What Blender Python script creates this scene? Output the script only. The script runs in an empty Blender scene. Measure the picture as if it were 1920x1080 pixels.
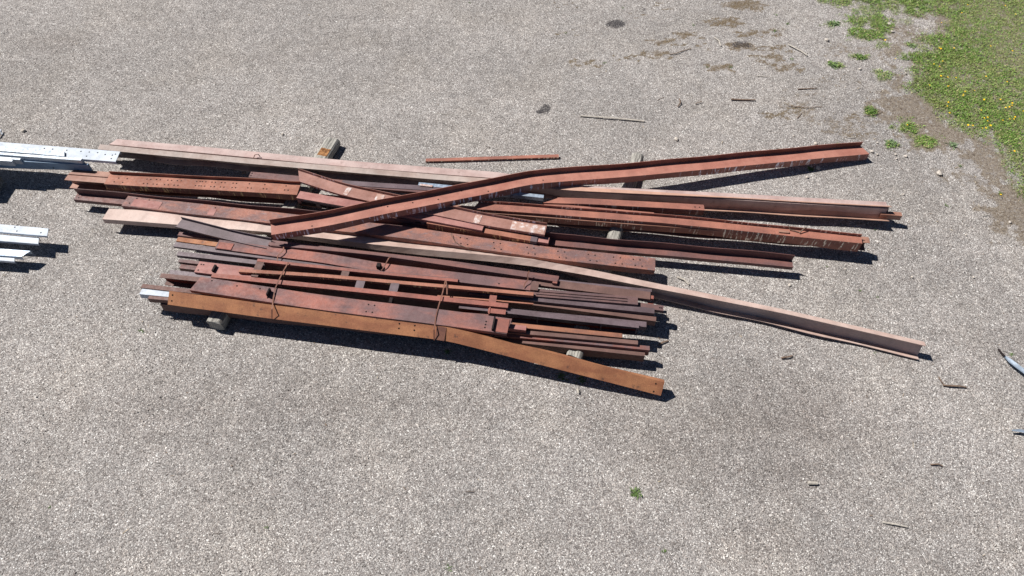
import bpy, math, random
import numpy as np
from mathutils import Vector, Matrix
random.seed(7); RNG = np.random.default_rng(11)
R = math.radians
S = bpy.context.scene
COL = S.collection

# ------------------------------------------------------------------ camera, sky, sun, exposure
PITCH = R(54.0); CAM_H = 7.5; F = 1297.0            # focal length in pixels of a 1920 px wide frame
cam = bpy.data.cameras.new('camera'); cam.sensor_width = 36.0; cam.lens = 36.0 * F / 1920.0
cam.clip_start = 0.1; cam.clip_end = 1500.0
co = bpy.data.objects.new('camera', cam); COL.objects.link(co)
co.location = (0, 0, CAM_H); co.rotation_euler = (math.pi / 2 - PITCH, 0, 0)
S.camera = co
SUN_EL = R(50.0); SH = Vector((0.88, -0.46, 0)).normalized()      # direction shadows fall on the ground
w = bpy.data.worlds.new('World'); S.world = w; w.use_nodes = True
nt = w.node_tree; bg = nt.nodes['Background']
sky = nt.nodes.new('ShaderNodeTexSky'); sky.sky_type = 'NISHITA'; sky.sun_disc = False
sky.air_density = 0.55; sky.dust_density = 0.2; sky.altitude = 1200; sky.sun_elevation = SUN_EL; sky.sun_rotation = math.atan2(-SH.x, -SH.y)
nt.links.new(sky.outputs[0], bg.inputs[0]); bg.inputs[1].default_value = 0.05
sl = bpy.data.lights.new('sun', 'SUN'); sl.energy = 5.0; sl.angle = R(0.5); sl.color = (1.0, 0.965, 0.92)
so = bpy.data.objects.new('sun', sl); COL.objects.link(so)
ld = Vector((SH.x * math.cos(SUN_EL), SH.y * math.cos(SUN_EL), -math.sin(SUN_EL)))
so.rotation_euler = ld.to_track_quat('-Z', 'Y').to_euler(); so.location = (-6, 6, 12)
S.view_settings.view_transform = 'Standard'; S.view_settings.look = 'None'
S.view_settings.exposure = 0.50; S.view_settings.gamma = 1.0
S.render.engine = 'CYCLES'

# ------------------------------------------------------------------ survey helpers: turn a sighted direction and a height into metres
def P(px, py, z=0.0, raw=False):
    if raw: return P_(px, py, z)
    if z > .2: z = .14 + (z - .2) * .72          # heights above the timber tops
    elif z > .05: z = z * .7
    return P_(px, py, z)
def P_(px, py, z):
    xr = (px - 960.0) / F; yr = (540.0 - py) / F
    d = Vector((xr, math.cos(PITCH) + yr * math.sin(PITCH), -math.sin(PITCH) + yr * math.cos(PITCH)))
    t = (z - CAM_H) / d.z
    return Vector((d.x * t, d.y * t, z))
def local(pt):                     # pixels per metre and sines at a point
    v = pt - Vector((0, 0, CAM_H)); dist = v.length
    depth = v.y * math.cos(PITCH) - v.z * math.sin(PITCH)
    phi = math.atan2(-v.z, v.y)
    return F / depth, math.sin(phi), math.cos(phi)
def lin(c):
    c = c / 255.0
    return c / 12.92 if c <= 0.04045 else ((c + 0.055) / 1.055) ** 2.4
def hue(r, g, b, k=0.80): return (min(1, lin(r) * k), min(1, lin(g) * k), min(1, lin(b) * k), 1)

# ------------------------------------------------------------------ materials
class NG:
    def __init__(s, name):
        s.m = bpy.data.materials.new(name); s.m.use_nodes = True; s.t = s.m.node_tree
        s.b = s.t.nodes['Principled BSDF']
    def n(s, typ, **kw):
        x = s.t.nodes.new(typ)
        for k, v in kw.items(): setattr(x, k, v)
        return x
    def l(s, a, b): s.t.links.new(a, b)
    def val(s, sock, v):
        if hasattr(v, 'links') or isinstance(v, bpy.types.NodeSocket): s.l(v, sock)
        else: sock.default_value = v
    def noise(s, vec, scale, detail=3, rough=0.55, w=None, dist=0.0):
        x = s.n('ShaderNodeTexNoise'); s.l(vec, x.inputs['Vector']); x.inputs['Scale'].default_value = scale
        x.inputs['Detail'].default_value = detail; x.inputs['Roughness'].default_value = rough; x.inputs['Distortion'].default_value = dist
        return x.outputs['Fac']
    def ramp(s, fac, a, b, lo=0.0, hi=1.0):
        x = s.n('ShaderNodeMapRange'); x.interpolation_type = 'SMOOTHSTEP'; s.l(fac, x.inputs[0])
        x.inputs[1].default_value = a; x.inputs[2].default_value = b; x.inputs[3].default_value = lo; x.inputs[4].default_value = hi
        return x.outputs[0]
    def math(s, op, a, b=None, clamp=False):
        x = s.n('ShaderNodeMath', operation=op); x.use_clamp = clamp
        s.val(x.inputs[0], a)
        if b is not None: s.val(x.inputs[1], b)
        return x.outputs[0]
    def mix(s, fac, a, b, mode='MIX'):
        x = s.n('ShaderNodeMix', data_type='RGBA', blend_type=mode)
        s.val(x.inputs[0], fac); s.val(x.inputs[6], a); s.val(x.inputs[7], b)
        return x.outputs[2]
    def mapping(s, vec, scale=(1, 1, 1), loc=None):
        x = s.n('ShaderNodeMapping'); s.l(vec, x.inputs['Vector']); x.inputs['Scale'].default_value = scale
        if loc is not None: s.val(x.inputs['Location'], loc)
        return x.outputs[0]

def soft(c, k=.21):
    m = (c[0] * .3 + c[1] * .5 + c[2] * .2); return tuple(x + (m - x) * k for x in c)
def steel(name, base, alt, amt=0.5, dark=(70, 40, 36), dk=0.3, drips=None, drip_amt=0.5, rough=0.7, metal=0.0,
          scl=5.0, stretch=0.45, grain=0.35, flake=None, flake_amt=0.5, spec=0.35, end=None):
    base, alt, dark = soft(base), soft(alt), soft(dark)
    g = NG(name)
    tc = g.n('ShaderNodeTexCoord').outputs['Object']; oi = g.n('ShaderNodeObjectInfo').outputs['Random']
    comb = g.n('ShaderNodeCombineXYZ'); sc = g.math('MULTIPLY', oi, 60.0)
    for i in range(3): g.l(sc, comb.inputs[i])
    v = g.mapping(tc, (stretch, 1, 1), comb.outputs[0])
    v1 = g.mapping(tc, (1, 1, 1), comb.outputs[0])
    a = g.ramp(g.noise(v, scl, 4, 0.6), 0.5 - 0.28 * amt, 0.78 - 0.28 * amt)
    c = g.mix(a, hue(*base), hue(*alt))
    if end:
        sx = g.n('ShaderNodeSeparateXYZ'); g.l(tc, sx.inputs[0]); c = g.mix(g.ramp(sx.outputs[0], end[1], end[2]), c, hue(*soft(end[0])))
    if flake:
        fm = g.ramp(g.noise(v, scl * 2.2, 6, 0.75, dist=0.4), 0.60 - 0.2 * flake_amt, 0.66 - 0.2 * flake_amt)
        c = g.mix(g.math('MULTIPLY', fm, 0.85), c, hue(*flake))
    d = g.ramp(g.noise(v1, scl * 1.7, 5, 0.7), 0.58, 0.74)
    c = g.mix(g.math('MULTIPLY', d, dk), c, hue(*dark))
    gr = g.ramp(g.noise(v1, 95, 3, 0.75), 0.25, 0.75, 1 - grain, 1 + grain)
    c = g.mix(1.0, c, gr, 'MULTIPLY')
    # big slow tonal drift along the length and thin rust runs
    sl_ = g.mapping(tc, (2.6, 0.9, 0.9), comb.outputs[0])
    st = g.ramp(g.noise(sl_, 2.0, 4, 0.65), 0.3, 0.7, 0.88, 1.10); c = g.mix(1.0, c, st, 'MULTIPLY')
    if drips:
        nz = g.n('ShaderNodeSeparateXYZ'); g.l(g.n('ShaderNodeNewGeometry').outputs['True Normal'], nz.inputs[0])
        side = g.ramp(g.math('ABSOLUTE', nz.outputs[2]), 0.75, 0.45)
        near = g.ramp(nz.outputs[1], -0.3, -0.5)
        lx = g.mapping(tc, (1, 0.02, 0.12), comb.outputs[0])
        s1 = g.ramp(g.noise(lx, 30, 2, 0.6), 0.55, 0.62)
        s2 = g.ramp(g.noise(g.mapping(tc, (1, .3, .3), comb.outputs[0]), 1.7, 3, 0.6), 0.60 - 0.25 * drip_amt, 0.70 - 0.25 * drip_amt)
        s3 = g.ramp(g.noise(v1, 26, 2, 0.6), 0.34, 0.50)
        m = g.math('MULTIPLY', g.math('MULTIPLY', s1, s2), g.math('MULTIPLY', side, g.math('MULTIPLY', near, s3)))
        c = g.mix(g.math('MULTIPLY', m, 0.9), c, hue(*drips, k=1.0))
    g.l(c, g.b.inputs['Base Color'])
    rr = g.ramp(g.noise(v1, 22, 3, 0.6), 0.3, 0.7, rough - 0.12, min(1, rough + 0.12)); g.l(rr, g.b.inputs['Roughness'])
    g.b.inputs['Metallic'].default_value = metal; g.b.inputs['Specular IOR Level'].default_value = spec
    bp = g.n('ShaderNodeBump'); bp.inputs['Strength'].default_value = 0.25; bp.inputs['Distance'].default_value = 0.004
    g.l(g.noise(v1, 70, 4, 0.7), bp.inputs['Height']); g.l(bp.outputs[0], g.b.inputs['Normal'])
    return g.m
def plain(name, c, rough=0.85, var=0.25, scale=30, k=0.8, island=False, alt=None):
    g = NG(name); tc = g.n('ShaderNodeTexCoord').outputs['Object']
    f = g.noise(tc, scale, 4, 0.65)
    a = g.mix(g.ramp(f, 0.35, 0.65), hue(*c, k=k), hue(*(alt or [x * (1 - var * .6) for x in c]), k=k))
    if island:
        ri = g.n('ShaderNodeNewGeometry').outputs['Random Per Island']
        a = g.mix(1.0, a, g.ramp(ri, 0, 1, 1 - var, 1 + var), 'MULTIPLY')
    g.l(a, g.b.inputs['Base Color']); g.b.inputs['Roughness'].default_value = rough
    g.b.inputs['Specular IOR Level'].default_value = 0.25
    return g.m
M = {}
M['mauve'] = steel('mauve primer', (200, 172, 164), (186, 152, 144), .4, (120, 70, 60), .4, grain=.10, rough=.7)
M['tan'] = steel('tan primer', (208, 178, 164), (194, 160, 146), .4, (140, 80, 65), .30, grain=.10, rough=.5)
M['tan_long'] = steel('pale tan primer turning brown', (190, 172, 162), (178, 152, 140), .4, (150, 96, 80), .25, grain=.10, rough=.72, end=((204, 154, 130), 5.2, 7.6), spec=.2)
M['tan2'] = steel('brown tan primer', (174, 122, 100), (152, 98, 78), .5, (110, 64, 50), .35, grain=.12, rough=.55)
M['z_orange'] = steel('orange brown rust', (182, 112, 86), (158, 92, 68), .5, (98, 56, 50), .5, drips=(255, 220, 150), drip_amt=.7, grain=.22)
M['z_cross'] = steel('pinkish brown rust', (194, 124, 104), (180, 108, 90), .45, (130, 70, 58), .35, drips=(250, 246, 250), drip_amt=.85, grain=.14, rough=.6)
M['z_right'] = steel('brown rust with stains', (182, 110, 88), (156, 94, 78), .5, (104, 70, 66), .5, drips=(255, 240, 215), drip_amt=.75, grain=.22)
M['purple'] = steel('purple brown mill scale', (120, 84, 80), (102, 76, 78), .5, (80, 50, 48), .4, grain=.25, rough=.6)
M['purple_red'] = steel('red brown scale', (134, 84, 76), (114, 78, 76), .5, (74, 44, 44), .4, grain=.25, rough=.62)
M['grey_purple'] = steel('grey purple scale', (116, 96, 102), (100, 80, 84), .45, (90, 62, 60), .35, grain=.2, rough=.5)
M['patchy'] = steel('scaly patchy rust', (172, 106, 86), (130, 94, 90), .55, (150, 78, 58), .5, flake=(128, 118, 124), flake_amt=.1, grain=.35, scl=7)
M['pink'] = steel('pink red primer', (184, 122, 112), (164, 100, 92), .5, (110, 60, 58), .4, grain=.16)
M['redpurple'] = steel('red primer worn to purple scale', (172, 100, 84), (118, 86, 86), .62, (92, 66, 66), .4, grain=.25, scl=3.4)
M['red'] = steel('red oxide primer', (170, 94, 78), (142, 84, 72), .4, (96, 52, 50), .45, grain=.2)
M['brick'] = steel('brick red primer', (160, 56, 40), (140, 48, 36), .4, (90, 40, 34), .4, grain=.15)
M['orange'] = steel('bright orange rust', (190, 120, 74), (166, 98, 62), .5, (78, 62, 56), .9, grain=.25, scl=6)
M['orange2'] = steel('orange brown light rust', (170, 104, 72), (140, 88, 70), .5, (92, 70, 62), .65, grain=.2, scl=5)
M['brown'] = steel('dull brown rust', (128, 90, 80), (112, 78, 70), .5, (86, 56, 50), .4, grain=.22)
M['mottled'] = steel('mottled red and grey', (150, 84, 70), (108, 90, 94), .6, (84, 54, 52), .5, grain=.25, scl=3, stretch=1)
M['streak'] = steel('shiny streaked rust', (178, 124, 110), (160, 104, 88), .5, (110, 66, 54), .4, drips=(225, 220, 225), drip_amt=.3, grain=.15, rough=.45)
M['bare'] = \
            steel('bright bare metal patch', (232, 224, 222), (196, 150, 132), .75, (190, 150, 130), .5, grain=.12, rough=.4, scl=14, stretch=1)
M['strap'] = steel('rusty strapping', (146, 90, 66), (116, 68, 54), .5, (80, 46, 40), .4, grain=.3)
M['galv'] = \
            steel('galvanised steel', (206, 215, 226), (190, 201, 214), .5, (160, 164, 168), .5, grain=.07, rough=.55, spec=.3)
M['galv_mid'] = steel('dull galvanised steel', (200, 212, 224), (184, 198, 212), .5, (150, 158, 166), .4, grain=.06, rough=.4, spec=.5, metal=.35)
M['galv_shade_blue'] = steel('galvanised steel with painted blue shade', (112, 146, 178), (96, 130, 164), .5, (90, 110, 130), .4, grain=.08, rough=.5)  # blue shade on the camera-facing galvanised sides, put into the base colour
M['galv_blue'] = steel('weathered galvanised steel', (190, 208, 226), (170, 190, 212), .4, (150, 165, 185), .3, grain=.06, rough=.35, spec=.6, metal=.5)
M['hole'] = plain('dark bolt hole', (22, 16, 15), .9, .1)
M['scale'] = plain('black flaking scale', (48, 38, 38), .9, .4, 60)
M['wood'] = plain('weathered grey timber', (172, 168, 160), .9, .5, 22, alt=(104, 98, 92))
M['rotten'] = plain('rotten orange timber', (176, 128, 84), .95, .5, 30, alt=(110, 72, 42))
M['stick'] = plain('bleached stick', (206, 198, 186), .9, .3, 40)
M['twig'] = plain('brown twig', (138, 116, 100), .9, .4, 40)
M['stone'] = plain('pale stone', (216, 206, 194), .9, .25, 50)
M['yellow'] = plain('yellow petals', (255, 205, 20), .7, .12, 60, island=True, k=1)
M['leaf'] = plain('weed leaf', (114, 140, 80), .7, .35, 40, island=True, k=.8)
M['leafb'] = plain('blue green leaf', (146, 168, 124), .7, .3, 40, island=True, k=.8)
M['blue'] = plain('navy plastic', (34, 44, 92), .5, .2)

# ------------------------------------------------------------------ mesh + tagging helpers
def tag(o, label=None, cat=None, group=None, kind=None):
    if label: o['label'] = label
    if cat: o['category'] = cat
    if group: o['group'] = group
    if kind: o['kind'] = kind
    return o
def mesh_obj(name, verts, faces, mats, mi=None, smooth=False, parent=None, loc=(0, 0, 0), rz=0.0):
    me = bpy.data.meshes.new(name); me.from_pydata([tuple(v) for v in verts], [], faces); me.update()
    for m in mats: me.materials.append(m)
    if mi: me.polygons.foreach_set('material_index', mi)
    if smooth: me.polygons.foreach_set('use_smooth', [True] * len(faces))
    o = bpy.data.objects.new(name, me); COL.objects.link(o)
    if parent: o.parent = parent
    else: o.location = loc; o.rotation_euler = (0, 0, rz)
    return o
def offset_poly(pts, t):
    """open polyline -> two offset sides (mitred)"""
    L, Rr = [], []
    n = len(pts)
    for i in range(n):
        def nrm(a, b):
            d = Vector((b[0] - a[0], b[1] - a[1])); d.normalize(); return Vector((-d.y, d.x))
        if i == 0: m = nrm(pts[0], pts[1]); k = 1
        elif i == n - 1: m = nrm(pts[-2], pts[-1]); k = 1
        else:
            a = nrm(pts[i - 1], pts[i]); b = nrm(pts[i], pts[i + 1]); m = (a + b).normalized(); k = 1 / max(0.4, m.dot(a))
        p = Vector(pts[i]); L.append(p + m * t / 2 * k); Rr.append(p - m * t / 2 * k)
    return L, Rr
def profile(kind, w_, d, fu=0.0, t=0.006, lip=0.0):
    """u away from the camera, v up; the near top edge is the origin"""
    if kind == 'zed': pts = [(w_, fu), (w_, 0), (0, 0), (0, -d)]
    elif kind == 'down': pts = [(w_, -d), (w_, 0), (0, 0), (0, -d)]
    elif kind == 'copen': pts = [(0, 0), (w_, 0), (w_, -d), (0, -d)]
    elif kind == 'up': pts = [(w_, fu), (w_, 0), (0, 0), (0, fu * .55)]
    elif kind == 'flat': pts = [(w_, 0), (0, 0)]
    elif kind == 'angle': pts = [(w_, 0), (0, 0), (0, -d)]
    if kind == 'ibeam':
        h = d; m = w_ / 2; a = t * 1.3; b = t * .8
        loop = [(0, 0), (w_, 0), (w_, -a), (m + b, -a), (m + b, -h + a), (w_, -h + a), (w_, -h), (0, -h), (0, -h + a), (m - b, -h + a), (m - b, -a), (0, -a)]
        caps = [(0, 1, 2, 11), (10, 3, 4, 9), (8, 5, 6, 7)]
        return [Vector(p) for p in loop], caps
    if kind == 'tube':
        return [Vector(p) for p in ((0, 0), (w_, 0), (w_, -d), (0, -d))], [(0, 1, 2, 3)]
    if lip and kind in ('down', 'copen'):
        e0 = (pts[0][0] - lip if kind == 'down' else 0, pts[0][1] if kind == 'down' else -lip)
        e1 = (lip if kind == 'down' else 0, pts[-1][1] if kind == 'down' else -d + lip)
        pts = [e0] + pts + [e1]
    L, Q = offset_poly(pts, t); n = len(pts)
    loop = L + Q[::-1]
    caps = [(i, i + 1, 2 * n - 2 - i, 2 * n - 1 - i) for i in range(n - 1)]
    return loop, caps
def pxsize(path, wpx, dpx):
    A = P(*path[0]); B = P(*path[-1]); m = (A + B) / 2; s, sn, cs = local(m)
    return wpx / (s * sn), dpx / (s * cs)
def sweep(name, path, loop, caps, mats, rolls=0.0, anchor=(0, 0), parent=None, wob=0.004, step=0.16, seed=None, loopmat=None,
          twist=None, cut=(0, 0)):
    rnd = random.Random(seed if seed is not None else hash(str(path)) & 0xffff)
    W = [P(*p) for p in path]
    if not isinstance(rolls, (list, tuple)): rolls = [rolls] * len(W)
    # stations
    st, ro = [], []
    for i in range(len(W) - 1):
        n = max(1, int((W[i + 1] - W[i]).length / step))
        for k in range(n): st.append(W[i].lerp(W[i + 1], k / n)); ro.append(rolls[i] + (rolls[i + 1] - rolls[i]) * k / n)
    st.append(W[-1]); ro.append(rolls[-1])
    for _ in range(1 if len(W) > 2 else 0):
        st = [st[0]] + [(st[i - 1] + st[i] * 2 + st[i + 1]) / 4 for i in range(1, len(st) - 1)] + [st[-1]]
    n = len(st); ph = [rnd.uniform(0, 6.28) for _ in range(6)]
    for i in range(n):                                   # the slight waviness of old steel
        x = i * step
        st[i] = st[i] + Vector((0, wob * (math.sin(x * 1.1 + ph[0]) + .5 * math.sin(x * 2.7 + ph[1])), wob * .6 * math.sin(x * 1.6 + ph[2])))
    chord = st[-1] - st[0]; rz = math.atan2(chord.y, chord.x)
    loc = Vector((st[0].x, st[0].y, st[0].z))
    if parent: inv = parent.matrix_basis.inverted()
    else: inv = (Matrix.Translation(loc) @ Matrix.Rotation(rz, 4, 'Z')).inverted()
    vs, fs, mi = [], [], []
    m = len(loop)
    key_ = rnd.randint(0, 9999); dz = [(rnd.randint(2, max(3, n - 2)), rnd.uniform(-.014, .014), rnd.uniform(.6, 1.6)) for _ in range(max(1, n // 14))]
    def dent(i, k_): return sum(a_ * math.exp(-((i - c_i) / w_i) ** 2) for c_i, a_, w_i in dz)
    umin = min(p.x for p in loop); umax = max(p.x for p in loop); frames = []
    for i in range(n):
        t = (st[min(i + 1, n - 1)] - st[max(i - 1, 0)]).normalized()
        side = Vector((-t.y, t.x, 0)).normalized(); up = t.cross(side)
        if up.z < 0: up = -up
        r = ro[i] + 0.02 * math.sin(i * step * 1.3 + ph[3]); c_, s_ = math.cos(r), math.sin(r)
        frames.append((st[i], side, up, c_, s_))
        for p in loop:
            u = p.x - anchor[0]; v = p.y - anchor[1]
            if abs(v) > .03: u += 0.006 * math.sin(i * step * 5 + ph[4]) * abs(v) / .1
            u += dent(i, key_) * (abs(v) > .03) * (1 if v < 0 else .6); uu = u * c_ - v * s_; vv = u * s_ + v * c_
            q = st[i] + side * uu + up * vv
            if i == 0 and cut[0]: q = q + t * cut[0] * (p.x - umin) / max(1e-6, umax - umin)
            if i == n - 1 and cut[1]: q = q + t * cut[1] * (p.x - umin) / max(1e-6, umax - umin)
            vs.append(inv @ q)
    for i in range(n - 1):
        for j in range(m):
            k = (j + 1) % m
            fs.append((i * m + j, i * m + k, (i + 1) * m + k, (i + 1) * m + j)); mi.append(loopmat[j] if loopmat else 0)
    for c in caps:
        fs.append(tuple(c)); fs.append(tuple((n - 1) * m + x for x in c[::-1])); mi += [0, 0]
    o = mesh_obj(name, vs, fs, mats, mi, parent=parent, loc=loc, rz=rz)
    o['_f'] = 0; del o['_f']
    return o, frames
MEM = {}
FAR = {'z_cross': steel('pinkish brown rust inside the flange', (176, 106, 86), (150, 88, 66), .5, (110, 62, 50), .4, grain=.16),
       'z_orange': steel('orange brown rust inside the flange', (180, 104, 76), (150, 84, 62), .5, (98, 56, 50), .5, grain=.22)}
def member(key, name, label, cat, group, kind, path, wpx, dpx, mat, fu=0.0, rolls=0.0, w_=None, d=None, anchor=(0, 0), t=0.006,
           holes=None, parent=None, inner=None, lip=0.0, wob=0.004, cut=(0, 0), part=False):
    w0, d0 = pxsize(path, wpx, dpx); w_ = w_ or w0; d = d or max(d0, 0.012)
    if fu: _, fu = pxsize(path, 0, fu)
    loop, caps = profile(kind, w_, d, fu, t, lip)
    if anchor == 'ridge': anchor = (w_, 0)
    loopmat = None; mats = [M[mat] if isinstance(mat, str) else mat]
    if kind == 'zed' and isinstance(mat, str) and mat in FAR:
        mats.append(FAR[mat]); loopmat = [0] * len(loop); loopmat[0] = loopmat[6] = 1
    if inner:
        mats.append(M[inner]); loopmat = [0] * len(loop)
        if kind == 'copen' and not lip: loopmat[5] = 1; loopmat[4]=0; 
    o, fr = sweep(name, path, loop, caps, mats, rolls, anchor, parent, wob, loopmat=loopmat, cut=cut)
    if not part: tag(o, label, cat, group)
    MEM[key] = dict(o=o, fr=fr, w=w_, d=d)
    if holes:                                            # bolt holes: (fraction along, fraction across[, 's' for the near face])
        me = o.data; me.materials.append(M['hole']); hi = len(me.materials) - 1
        vs = [v.co.copy() for v in me.vertices]; fs = [tuple(p.vertices) for p in me.polygons]; mi = [p.material_index for p in me.polygons]
        inv = (parent.matrix_basis if parent else o.matrix_basis).inverted()
        for h in holes:
            f, q = h[0], h[1]; rad = 0.011; x = f * (len(fr) - 1); i = min(int(x), len(fr) - 2); k = x - i
            c0, sd, up, c_, s_ = fr[i]; c1 = fr[i + 1][0]; tt = (c1 - c0).normalized(); cc = c0.lerp(c1, k)
            if len(h) > 2: u, v, e1 = -t / 2 - .0012, -q * d, (0, 1)
            else: u, v, e1 = q * w_, t / 2 + .0012, (1, 0)
            u -= anchor[0]; v -= anchor[1]
            base = len(vs)
            for a in range(8):
                ca, sa = math.cos(a * math.pi / 4) * rad, math.sin(a * math.pi / 4) * rad
                uu = u + e1[0] * sa; vv = v + e1[1] * sa
                vs.append(inv @ (cc + tt * ca + sd * (uu * c_ - vv * s_) + up * (uu * s_ + vv * c_)))
            fs.append(tuple(range(base, base + 8))); mi.append(hi)
        me2 = bpy.data.meshes.new(name); me2.from_pydata([tuple(v) for v in vs], [], fs); me2.update()
        for m_ in me.materials: me2.materials.append(m_)
        me2.polygons.foreach_set('material_index', mi); o.data = me2; bpy.data.meshes.remove(me)
    return o
def box_part(name, key, f, length, u0, u1, v0, v1, mat, anchor=(0, 0), label=None, parent=None):
    """a small plate or bracket fixed to a member: at fraction f, spanning u0..u1 across and v0..v1 in height"""
    k = MEM[key]; fr = k['fr']; x = f * (len(fr) - 1); i = min(int(x), len(fr) - 2)
    c0, sd, up, c_, s_ = fr[i]; tt = (fr[i + 1][0] - c0).normalized(); cc = c0.lerp(fr[i + 1][0], x - i)
    root = parent or k['o']
    inv = root.matrix_basis.inverted(); vs = []
    for a in (-.5, .5):
        for (u, v) in ((u0, v0), (u1, v0), (u1, v1), (u0, v1)):
            vs.append(inv @ (cc + tt * a * length + sd * (u * c_ - v * s_) + up * (u * s_ + v * c_)))
    fs = [(0, 1, 2, 3), (7, 6, 5, 4), (0, 4, 5, 1), (1, 5, 6, 2), (2, 6, 7, 3), (3, 7, 4, 0)]
    o = mesh_obj(name, vs, fs, [M[mat] if isinstance(mat, str) else mat], parent=root)
    if label: o['label'] = label
    return o
def grid_noise(x, y, scale, seed):
    r = np.random.default_rng(seed); T = r.random((64, 64)); X = x * scale; Y = y * scale
    xi = np.floor(X).astype(int); yi = np.floor(Y).astype(int); fx = X - xi; fy = Y - yi
    fx = fx * fx * (3 - 2 * fx); fy = fy * fy * (3 - 2 * fy)
    g = lambda a, b: T[a % 64, b % 64]
    return (g(xi, yi) * (1 - fx) + g(xi + 1, yi) * fx) * (1 - fy) + (g(xi, yi + 1) * (1 - fx) + g(xi + 1, yi + 1) * fx) * fy
def fbm(x, y, scale, seed, octv=4):
    s = 0; a = 1; t = 0
    for o in range(octv): s = s + a * grid_noise(x, y, scale * 2 ** o, seed + o); t += a; a *= .55
    return s / t

# ------------------------------------------------------------------ where the grass, soil and stains lie (ground coordinates)
EDGE_PX = [(1500, -260), (1580, -60), (1735, -20), (1742, 40), (1738, 88), (1692, 108), (1702, 142), (1716, 178), (1752, 215), (1802, 236),
           (1850, 252), (1882, 292), (1905, 335), (1935, 372), (2060, 470), (2300, 600)]
EDGE = np.array([[P(*p).x, P(*p).y] for p in EDGE_PX])
POLY = np.vstack([EDGE, [[60, EDGE[-1][1] - 2], [60, 60], [EDGE[0][0] - 3, 60]]])
def inside(x, y, poly):
    r = np.zeros(x.shape, bool); n = len(poly); j = n - 1
    for i in range(n):
        xi, yi = poly[i]; xj, yj = poly[j]
        c = ((yi > y) != (yj > y)) & (x < (xj - xi) * (y - yi) / (yj - yi + 1e-12) + xi)
        r ^= c; j = i
    return r
def edge_dist(x, y):
    d = np.full(x.shape, 1e9)
    for i in range(len(EDGE) - 1):
        a = EDGE[i]; b = EDGE[i + 1]; ab = b - a
        t = np.clip(((x - a[0]) * ab[0] + (y - a[1]) * ab[1]) / (ab @ ab), 0, 1)
        d = np.minimum(d, np.hypot(x - a[0] - t * ab[0], y - a[1] - t * ab[1]))
    return np.where(inside(x, y, POLY), d, -d)          # positive inside the lawn
# loose patches of growth on the gravel: px, py, radius x m, radius y m, strength
PATCH = [(1545, -12, .5, .25, .8), (1600, -8, .5, .22, .9), (1660, -10, .6, .3, .95), (1710, 4, .4, .3, .95), (1720, 25, .25, .12, .6), (1640, 35, .3, .16, .8), (1560, 45, .16, .10, .7), (1580, 5, .34, .14, .8), (1545, 2, .2, .12, .6), (1625, 22, .3, .2, .6), (1606, 40, .26, .2, .8), (1622, 62, .34, .16, .95), (1650, 48, .22, .18, .9), (1612, 106, .16, .07, .7),
         (1565, 121, .15, .08, .75), (1655, 142, .17, .10, .7), (1650, 85, .14, .10, .5), (1708, 86, .10, .10, .6), (1632, 209, .09, .10, .9),
         (1700, 240, .22, .16, .95), (1735, 262, .22, .14, .95), (1670, 270, .11, .09, .8), (1712, 108, .2, .14, .7), (1660, 10, .3, .2, .7), (1695, 5, .3, .2, .8), (1700, 40, .16, .1, .4)]
DIRT = [(1700, 205, .8, .5, .8), (1730, 190, .5, .5, .7), (1760, 255, .7, .35, .9), (1850, 300, .4, .5, .8), (1890, 380, .5, .5, .9), (1915, 420, .5, .4, .8), (1800, 330, .5, .3, .5),
        (1600, 240, .5, .35, .55), (1500, 190, .4, .3, .4), (1505, 212, .25, .2, .6), (1590, 150, .5, .3, .4), (1560, 90, .6, .3, .4), (1680, 60, .6, .4, .6), (1620, 100, .5, .3, .5),
        (1395, 8, .5, .12, .8), (1365, 38, .25, .1, .8), (1352, 42, .2, .1, .7), (1388, 86, .24, .10, .9), (1350, 127, .22, .09, .8), (1235, 103, .18, .12, .8), (1292, 65, .22, .08, .8), (1245, 78, .25, .07, .7),
        (1307, 86, .10, .08, .7), (1174, 108, .10, .06, .7), (1435, 60, .2, .08, .7), (1405, 64, .18, .08, .7), (1440, 108, .25, .10, .5), (1455, 90, .25, .08, .6), (1475, 125, .3, .12, .5), (1485, 200, .3, .15, .5),
        (1060, 60, .15, .08, .5), (1205, 27, .12, .04, .8), (1062, 8, .1, .05, .4), (1100, 118, .25, .10, .4), (1230, 10, .3, .05, .35), (1455, 215, .3, .1, .35), (1325, 410, .3, .1, .2),
        (1530, 300, .6, .2, .25), (1650, 420, .4, .2, .25), (1560, 395, .8, .2, .15), (1215, 870, .5, .3, .1), (290, 620, .3, .15, .2)]
STAIN = [(1022, 206, .17, .11, 1.2), (1155, 45, .15, .09, 1.0), (1390, 84, .17, .08, .7), (850, 180, .1, .07, .45), (463, 200, .22, .09, .35), (1210, 18, .1, .04, .5), (270, 175, .3, .1, .18), (560, 190, .4, .15, .12), (730, 185, .2, .1, .2),
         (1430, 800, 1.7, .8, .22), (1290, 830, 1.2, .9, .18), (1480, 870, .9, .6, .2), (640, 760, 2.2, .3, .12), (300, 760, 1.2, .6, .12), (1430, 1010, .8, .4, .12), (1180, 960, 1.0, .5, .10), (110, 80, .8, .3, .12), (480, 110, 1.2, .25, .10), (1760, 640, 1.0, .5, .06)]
def blobs(x, y, L, seed, ragged=.9):
    out = np.zeros(x.shape); n = fbm(x, y, 9.0, seed, 4); n2 = fbm(x, y, 2.2, seed + 9, 3)
    for (px, py, rx, ry, s) in L:
        c = P(px, py); q = np.hypot((x - c.x) / rx, (y - c.y) / (ry * 1.15))
        q = q + (n - .5) * ragged * 2.2 + (n2 - .5) * .8
        out = np.maximum(out, s * np.clip((1.15 - q) / .55, 0, 1))
    return out
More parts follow.
